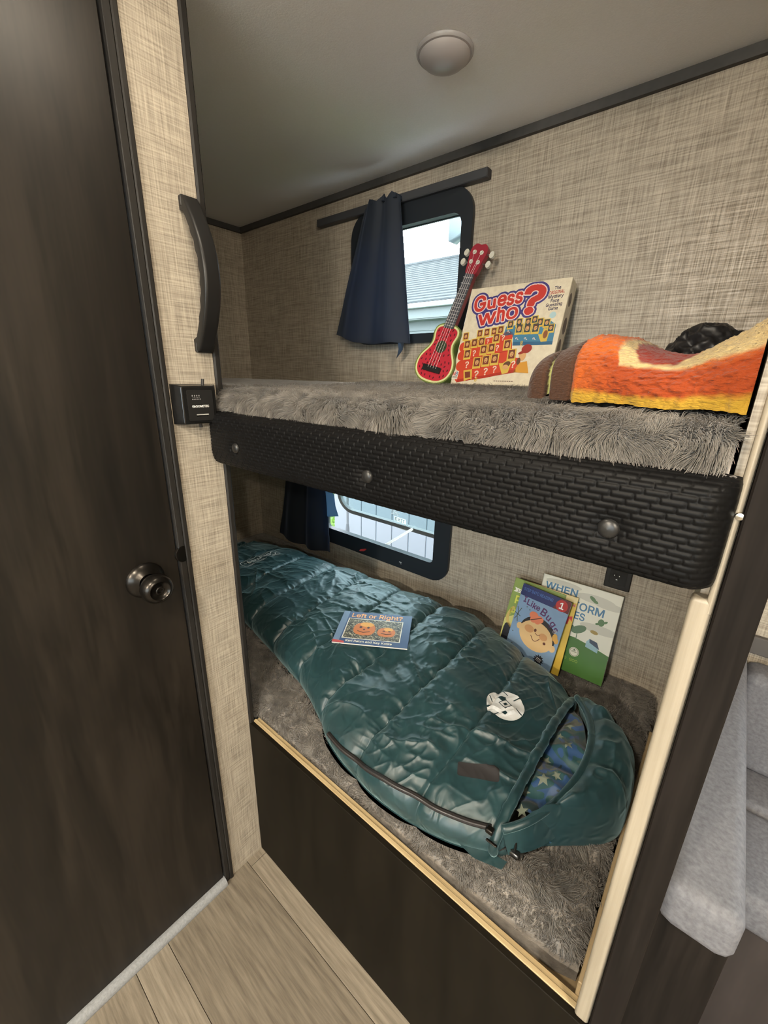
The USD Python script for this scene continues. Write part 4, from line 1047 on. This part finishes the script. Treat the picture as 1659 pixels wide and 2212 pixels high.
# ------------------------------------------------------------------ toy ukulele
BU = np.array([.080, .606, 1.2845])
UPU = np.array([.080, .108, .352])
T = frame(BU, np.cross(UPU, [.06, -1.0, .32]), UPU)
T[:3, :3] *= 1.04
uk = thing('toy_ukulele', 'small red watermelon-patterned toy ukulele leaning beside the board game box', 'ukulele', BU)
half = smoothline([(0, .0), (.030, .004), (.055, .022), (.063, .048), (.056, .075), (.042, .096), (.037, .112), (.041, .132), (.038, .150), (.024, .160), (0, .162)], 60)
BO = sg.Polygon(np.vstack([half, (half * [-1, 1])[::-1]])).buffer(0)
GREENRIM = plain('rind_green', lin(104, 122, 62), .3)
part(uk, 'body', prism(BO, .038, T, -.038), GREENRIM, 50)
part(uk, 'rind_line', prism(BO.buffer(-.0035), .0006, T), plain('rind_cream', lin(206, 206, 150), .35))
fc = part(uk, 'soundboard', prism(BO.buffer(-.0085), .0010, T), plain('melon_red', lin(178, 44, 58), .32))
hole = ell(.0, .100, .0165)
part(fc, 'sound_hole', prism(hole, .0006, T, .0010), plain('melon_green', lin(48, 58, 38), .5))
seeds = []
sr_ = np.random.default_rng(4)
inner_ = BO.buffer(-.014)
while len(seeds) < 44:
    x, y = sr_.uniform(-.055, .055), sr_.uniform(.008, .155)
    if inner_.contains(sg.Point(x, y)) and not hole.buffer(.006).contains(sg.Point(x, y)) and not sg.box(-.032, .025, .032, .050).contains(sg.Point(x, y)) and all(math.hypot(x - a, y - b_) > .0115 for a, b_, _ in seeds):
        seeds.append((x, y, sr_.uniform(-40, 40)))
part(fc, 'seed_print', prism(unary_union([ell(x, y, .0018, .0036, a) for x, y, a in seeds]), .0004, T, .0010), plain('seed_dark', lin(86, 20, 30), .4))
part(uk, 'bridge', prism(rrect(-.030, .028, .030, .046, .002), .006, T, .001), BLACK)
nk = sg.Polygon([(-.0155, .150), (.0155, .150), (.0130, .292), (-.0130, .292)])
part(uk, 'neck', prism(nk, .014, T, -.013), plain('neck_red', lin(120, 30, 40), .4), 50)
fb = part(uk, 'fretboard', prism(nk, .0035, T, .001), plain('fretboard_slate', lin(70, 74, 82), .45))
for i in range(13):
    y = .292 - .142 * (1 - 2 ** (-(i + .6) / 9.0)) / (1 - 2 ** (-13.6 / 9.0))
    part(fb, 'fret', prism(sg.box(-.0145, y - .0006, .0145, y + .0006), .0012, T, .0045), plain('fret_silver', (.6, .6, .62), .3, metallic=.6) if i == 0 else UsdShade.Material.Get(stage, '/World/Looks/fret_silver'))
hdp = sg.Polygon(smoothline([(-.0130, .292), (-.019, .312), (-.024, .340), (-.022, .360), (-.010, .368), (.0, .3655), (.010, .368), (.022, .360), (.024, .340), (.019, .312), (.0130, .292), (0, .290)], 70, True)).buffer(0)
hs = part(uk, 'headstock', prism(hdp, .014, T, -.011), plain('headstock_red', lin(150, 40, 56), .35), 50)
PEG = plain('peg_white', lin(206, 204, 192), .35)
tt3 = lambda p: (T @ np.r_[p, 1])[:3]
for sx in (-1, 1):
    for y in (.322, .346):
        part(hs, 'tuner_post', lathe([(.0056, 0), (.0056, .002), (.0034, .0026), (.0030, .006), (0, .0064)], tt3([sx * .0105, y, .003]), T[:3, 2], 20), PEG, 50)
        part(hs, 'tuner_shaft', tube([tt3([sx * .020, y, -.004]), tt3([sx * .033, y, -.004])], .0022, 8), plain('tuner_steel', (.5, .5, .5), .35, metallic=1.0) if used.get((hs, 'tuner_shaft')) is None else UsdShade.Material.Get(stage, '/World/Looks/tuner_steel'))
        part(hs, 'tuner_knob', prism(ell(sx * .038, y, .0065, .0085), .008, T, -.008), PEG, 50)
STR = plain('string_nylon', (.75, .72, .70), .3)
for k, x in enumerate((-.0105, -.0035, .0035, .0105)):
    part(uk, 'string', tube([tt3([x * 1.25, .040, .0072]), tt3([x * 1.0, .150, .0068]), tt3([x * .8, .292, .0062]), tt3([(-.0105 if k < 2 else .0105), .322 if k in (0, 3) else .346, .0055])], .00042, 5), STR)

# ------------------------------------------------------------------ folded fleece blanket
fbk = thing('fleece_blanket', 'folded orange and yellow fleece blanket with brown binding on the top bunk', 'blanket', (.68, .28, 1.278))
nx_, ns_ = 230, 170
bxs = np.linspace(0, 1, nx_)
X0 = np.interp(bxs, [0, 1], [.566, .7945])
topz = PchipInterpolator([.566, .585, .613, .640, .665, .70, .735, .765, .7945], [1.334, 1.340, 1.349, 1.357, 1.354, 1.338, 1.331, 1.346, 1.366])(X0)
fy0 = np.interp(X0, [.566, .64, .72, .7945], [.118, .086, .054, .030])
by0 = np.interp(X0, [.566, .7945], [.46, .50])
thb = np.linspace(0, np.pi, ns_)
cc = np.sign(np.cos(thb)) * np.abs(np.cos(thb)) ** .55
rr_ = np.sin(thb) ** .55
rr_[[0, -1]] = 0
endr = np.sqrt(np.clip(1 - (1 - np.clip((X0 - .566) / .016, 0, 1)) ** 2, 0, 1))
z0 = 1.277
BXp = np.repeat(X0[:, None], ns_, 1)
BYp = ((fy0 + by0) / 2)[:, None] - ((by0 - fy0) / 2 * (.90 + .10 * endr))[:, None] * cc[None]
BZp = z0 + ((topz - z0) * (.72 + .28 * endr))[:, None] * rr_[None]
# folds: a groove between the two brown bands and one where the fleece starts
bandx = BXp + .004 * np.sin(thb * 2)[None]
gro = np.exp(-((bandx - .600) / .0035) ** 2) * .012 + np.exp(-((bandx - .6335) / .0022) ** 2) * .003
isf = np.clip((bandx - .634) / .003, 0, 1)
fl_d = .0085 * isf * (fbm(np.stack([BXp * 130, BYp * 130, BZp * 420], -1), 3, 5) - .5) + .007 * isf * (fbm(np.stack([BXp * 22, BYp * 22, BZp * 22], -1), 2, 9) - .5)
sh = 1 - (gro - fl_d * 1.0) / .05
ctrY, ctrZ = ((fy0 + by0) / 2)[:, None], z0 + .03
BYp = ctrY + (BYp - ctrY) * (1 - (gro - fl_d) / .19)
BZp = np.maximum(ctrZ + (BZp - ctrZ) * (1 - (gro - fl_d) / .055), z0 - .004)
hrel = (BZp - z0) / np.maximum((topz - z0)[:, None], .01)
onback = BYp > ((fy0 + by0) / 2)[:, None]
yw = .05 * (noise(np.stack([BXp * 30, BZp * 30, 0 * BXp], -1), 13) - .5) + .05 * (noise(np.stack([BXp * 150, BZp * 300, 0 * BXp], -1), 14) - .5)
C = np.empty(BXp.shape + (3,))
C[:] = lin(172, 84, 27)
orange_d, yellow, cream, red = np.array(lin(142, 58, 20)), np.array(lin(163, 128, 40)), np.array(lin(178, 157, 112)), np.array(lin(122, 40, 28))


def blend(mask, colr):
    C[:] = C * (1 - mask[..., None]) + np.array(colr) * mask[..., None]


S = lambda v, w=.03: np.clip(v / w + .5, 0, 1)
xr = (BXp - .634) / (.7945 - .634)
blend(S(xr + hrel * .0 - .12, .35) * S(.62 + .06 * np.sin(xr * 5) - hrel + yw, .10), orange_d)
yl = np.interp(xr, [0, .4, 1], [.17, .15, .18])
blend(S(yl - hrel + yw * .8, .06), yellow)
# cream point and red fold, then the cream sweep towards the wall
ed = hrel - np.interp(xr, [.25, .30, .45, .7, 1.0], [.80, .56, .62, .66, .62])
blend(S(xr - .26 + yw * .3, .03) * S(ed + yw, .05), cream)
ru = np.interp(xr, [.30, .42, .60, .72], [.98, .70, .72, .95])
blend(S(xr - .33 - (hrel - .9) * -.25, .03) * S(.70 - xr, .06) * S(hrel - ru + yw, .05), red)
C[bandx < .634] = lin(66, 42, 28)
C[np.abs(bandx - .600) < .0016] = lin(150, 150, 92)
mesh = cat(grid(np.stack([BXp, BYp, BZp], -1), flip=False), grid(np.stack([np.stack([BXp[0], BYp[0], BZp[0]], -1), np.stack([BXp[0], BYp[0], np.minimum(BZp[0], z0)], -1)]), flip=True),
           grid(np.stack([np.stack([BXp[-1], BYp[-1], BZp[-1]], -1), np.stack([BXp[-1], BYp[-1], np.minimum(BZp[-1], z0)], -1)])))
colv = np.vstack([C.reshape(-1, 3), C[0], C[0], C[-1], C[-1]])
if mesh.face_normals[len(mesh.faces) // 4, 2] < 0 and False:
    mesh.invert()
part(fbk, 'fleece', mesh, vcol('fleece', .85, ((160, 160, 420), .8, .004), sheen_weight=.12, sheen_roughness=.5, specular_ior_level=.2), True, col=colv)
# black bag behind the blanket
ico = trimesh.creation.icosphere(5)
v = ico.vertices.copy()
d_ = 1 + .55 * (fbm(v * 1.9 + 3, 4, 3) - .5) + .22 * (1 - np.abs(2 * noise(v * 4 + 9, 6) - 1))
v = v * d_[:, None] * [.062, .075, .062] + [.716, .595, 1.33]
v[:, 2] = np.maximum(v[:, 2], 1.2855)
ico.vertices = v
single('crumpled_bag', ico, plain('black_nylon', (.010, .010, .012), .45), 'crumpled black nylon bag behind the orange blanket', 'bag', True)

# ------------------------------------------------------------------ dinette seat right of the post
dn = thing('dinette_bench', 'grey upholstered dinette bench beside the post at the right edge', 'bench', (1.2, .4, 0))
part(dn, 'backrest_cap', rbox(.8415, .9210, .052, .752, .655, .727, .018), CUSHION, 50, label='padded top of the backrest seen from above')
part(dn, 'end_panel', box(.8415, .9205, .080, .100, 0.0003, .655, .001), POSTWOOD)
part(dn, 'backrest_body', rbox(.8415, .918, .101, .752, .10, .654, .012), CUSHION, 50)
part(dn, 'seat_cushion', rbox(.9215, 1.62, .345, .560, .375, .455, .022), CUSHION, 50)
part(dn, 'seat_cushion', rbox(.9215, 1.62, .563, .752, .375, .455, .022), CUSHION, 50)
part(dn, 'back_cushion', rbox(.9215, 1.62, .66, .742, .456, .700, .022), CUSHION, 50)
part(dn, 'seat_base', box(.9215, 1.62, .375, .752, .0003, .374, .001), BENCHBROWN)
structure('trim_6', box(.8395, XF, D - .016, D - .0005, .707, .750, .002), BLUEGREY, 'dark grey band along the wall above the dinette bench')

# ------------------------------------------------------------------ outside: fence, grass, house
ZG = -.95
structure('ground', cat(box(-30, 20, 2.4, 40, ZG - .05, ZG)), mottled('lawn', (.04, .085, .012), (.085, .15, .028), (3, 3, 3), .9), 'green lawn outside the windows')
structure('driveway', box(-30, 20, -30, 2.399, ZG - .05, ZG), mottled('pale_concrete', (.40, .39, .37), (.50, .49, .47), (2, 2, 2), .8), 'pale concrete driveway under and around the trailer')
FENCE = plain('fence_vinyl', (.115, .124, .140), .5)
fe = thing('fence', 'pale vinyl panel fence seen through the bottom bunk window', 'fence', (-1.6, 3.0, ZG))
for i in range(12):
    x = -2.86 + .2325 * i
    part(fe, 'fence_board', box(x + .005, x + .2275, 3.0, 3.022, ZG + .06, .62, .004), FENCE)
part(fe, 'rail', box(-2.86, -.07, 3.022, 3.06, ZG + .12, ZG + .2), FENCE)
part(fe, 'rail', box(-2.86, -.07, 3.022, 3.06, .50, .58), FENCE)
part(fe, 'backing', box(-2.855, -.075, 3.010, 3.018, ZG + .08, .60), plain('fence_groove', (.12, .15, .18), .6))
cone = thing('folded_parasol', 'slim grey folded parasol standing outside before the fence', 'parasol', (-1.83, 2.2, ZG))
part(cone, 'canopy', lathe([(0, .0), (.045, .02), (.055, .10), (.035, .40), (.018, .72), (.008, .80), (0, .80)], (-1.83, 2.2, ZG + .15), (0, 0, 1), 14), plain('parasol_grey', (.045, .05, .055), .8), 30)
part(cone, 'pole', tube([(-1.83, 2.2, ZG), (-1.83, 2.2, ZG + 1.6)], .012, 10), plain('parasol_pole', (.06, .065, .07), .4))
bush = thing('shrub', 'bright green shrub beyond the left end of the fence', 'shrub', (-3.3, 3.4, ZG))
br = np.random.default_rng(8)
lv = []
for k in range(900):
    c0 = br.normal(size=3)
    c0 = c0 / np.linalg.norm(c0) * br.uniform(.6, 1) * [.42, .4, .75] + [-3.32, 3.5, ZG + .8]
    u_ = br.normal(size=3)
    u_ /= np.linalg.norm(u_)
    w_ = np.cross(u_, br.normal(size=3))
    w_ /= np.linalg.norm(w_)
    lv.append(([c0 - u_ * .045, c0 + w_ * .022, c0 + u_ * .045, c0 - w_ * .022], [[0, 1, 2], [0, 2, 3]]))
LEAF = M('leaf', {'p': ('principled_bsdf', {'base_color': (.13, .25, .03), 'roughness': .5}), 't': ('translucent_bsdf', {'color': (.18, .32, .04)}), 'x': ('mix_closure', {'fac': .4})}, [('p.BSDF', 'x.closure1'), ('t.BSDF', 'x.closure2')], 'x.closure')
part(bush, 'foliage', cat([trimesh.Trimesh(a, b_, process=False) for a, b_ in lv]), LEAF, False, kind='stuff')
part(bush, 'stem', tube([(-3.32, 3.5, ZG), (-3.30, 3.5, ZG + .9)], .03, 8), plain('bark', (.1, .07, .05), .8))

ho = thing('neighbour_house', 'pale sided house with a grey shingle roof seen through the top bunk window', 'house', (-4.5, 8.6, ZG))
HWALL = plain('house_siding', (.105, .125, .125), .55)
SHING = mottled('roof_shingle', (.050, .057, .059), (.070, .078, .081), (5, 5, 9), .85)
hx0, hx1, EY, EZ, RY, RZ = -12.0, 3.0, 8.0, 2.885, 10.6, 4.36
part(ho, 'wall_core', box(hx0 + .3, hx1 - .3, EY + .34, EY + 5, ZG, EZ - .02), HWALL)
for i in range(22):
    z1 = EZ - .34 - .205 * i
    if z1 < ZG + .2:
        break
    part(ho, 'siding_board', trimesh.Trimesh([(hx0 + .28, EY + .31, z1 - .205), (hx1 - .28, EY + .31, z1 - .205), (hx1 - .28, EY + .338, z1), (hx0 + .28, EY + .338, z1), (hx0 + .28, EY + .338, z1 - .205), (hx1 - .28, EY + .338, z1 - .205)], [(0, 1, 2), (0, 2, 3), (0, 4, 5), (0, 5, 1)], process=False), HWALL, False)
part(ho, 'fascia_board', box(hx0, hx1, EY, EY + .03, EZ - .32, EZ - .125), plain('house_trim', (.118, .138, .138), .5))
part(ho, 'gutter', cat(box(hx0, hx1, EY - .12, EY - .005, EZ - .125, EZ - .015, .01)), plain('house_gutter', (.14, .16, .16), .4))
part(ho, 'soffit', box(hx0, hx1, EY + .03, EY + .338, EZ - .345, EZ - .32), UsdShade.Material.Get(stage, '/World/Looks/house_trim'))
nc = 18
for i in range(nc):
    a, c_ = i / nc, (i + 1) / nc
    ya, za, yb, zb_ = EY - .06 + (RY - EY) * a, EZ + (RZ - EZ) * a, EY - .06 + (RY - EY) * (c_ + .02), EZ + (RZ - EZ) * (c_ + .02)
    t_ = .035
    part(ho, 'shingle_course', trimesh.Trimesh([(hx0, ya, za), (hx1, ya, za), (hx1, ya, za + t_), (hx0, ya, za + t_), (hx1, yb, zb_ + .004), (hx0, yb, zb_ + .004), (hx1, yb, zb_ - .01), (hx0, yb, zb_ - .01)],
                                               [(0, 1, 2), (0, 2, 3), (3, 2, 4), (3, 4, 5), (0, 7, 6), (0, 6, 1)], process=False), SHING, False)
part(ho, 'ridge_cap', tube([(hx0, RY - .06, RZ + .01), (hx1, RY - .06, RZ + .01)], .06, 8), SHING)
part(ho, 'rear_roof', trimesh.Trimesh([(hx0, RY - .06, RZ), (hx1, RY - .06, RZ), (hx1, RY + 2.6, EZ), (hx0, RY + 2.6, EZ)], [(0, 1, 2), (0, 2, 3)], process=False), SHING, False)
AX, AY, AZ = -5.62, 10.3, 4.25
an = thing('roof_antenna', 'white square horn antenna on a short mast on the neighbouring roof', 'antenna', (AX, AY, AZ))
part(an, 'mast', tube([(AX, AY, AZ - .10), (AX, AY, AZ + .62)], .028, 8), plain('antenna_grey', (.10, .12, .125), .5))
part(an, 'horn', m3.Manifold.batch_hull([m3.Manifold.cube([.03, .40, .78]).translate([AX - .34, AY - .2, AZ + .40]), m3.Manifold.sphere(.10, 16).translate([AX + .10, AY, AZ + .66])]), plain('antenna_white', (.12, .15, .155), .5), 30)
part(an, 'receiver', rbox(AX + .06, AX + .36, AY - .1, AY + .1, AZ + .55, AZ + .80, .05), UsdShade.Material.Get(stage, '/World/Looks/antenna_white'), 40)
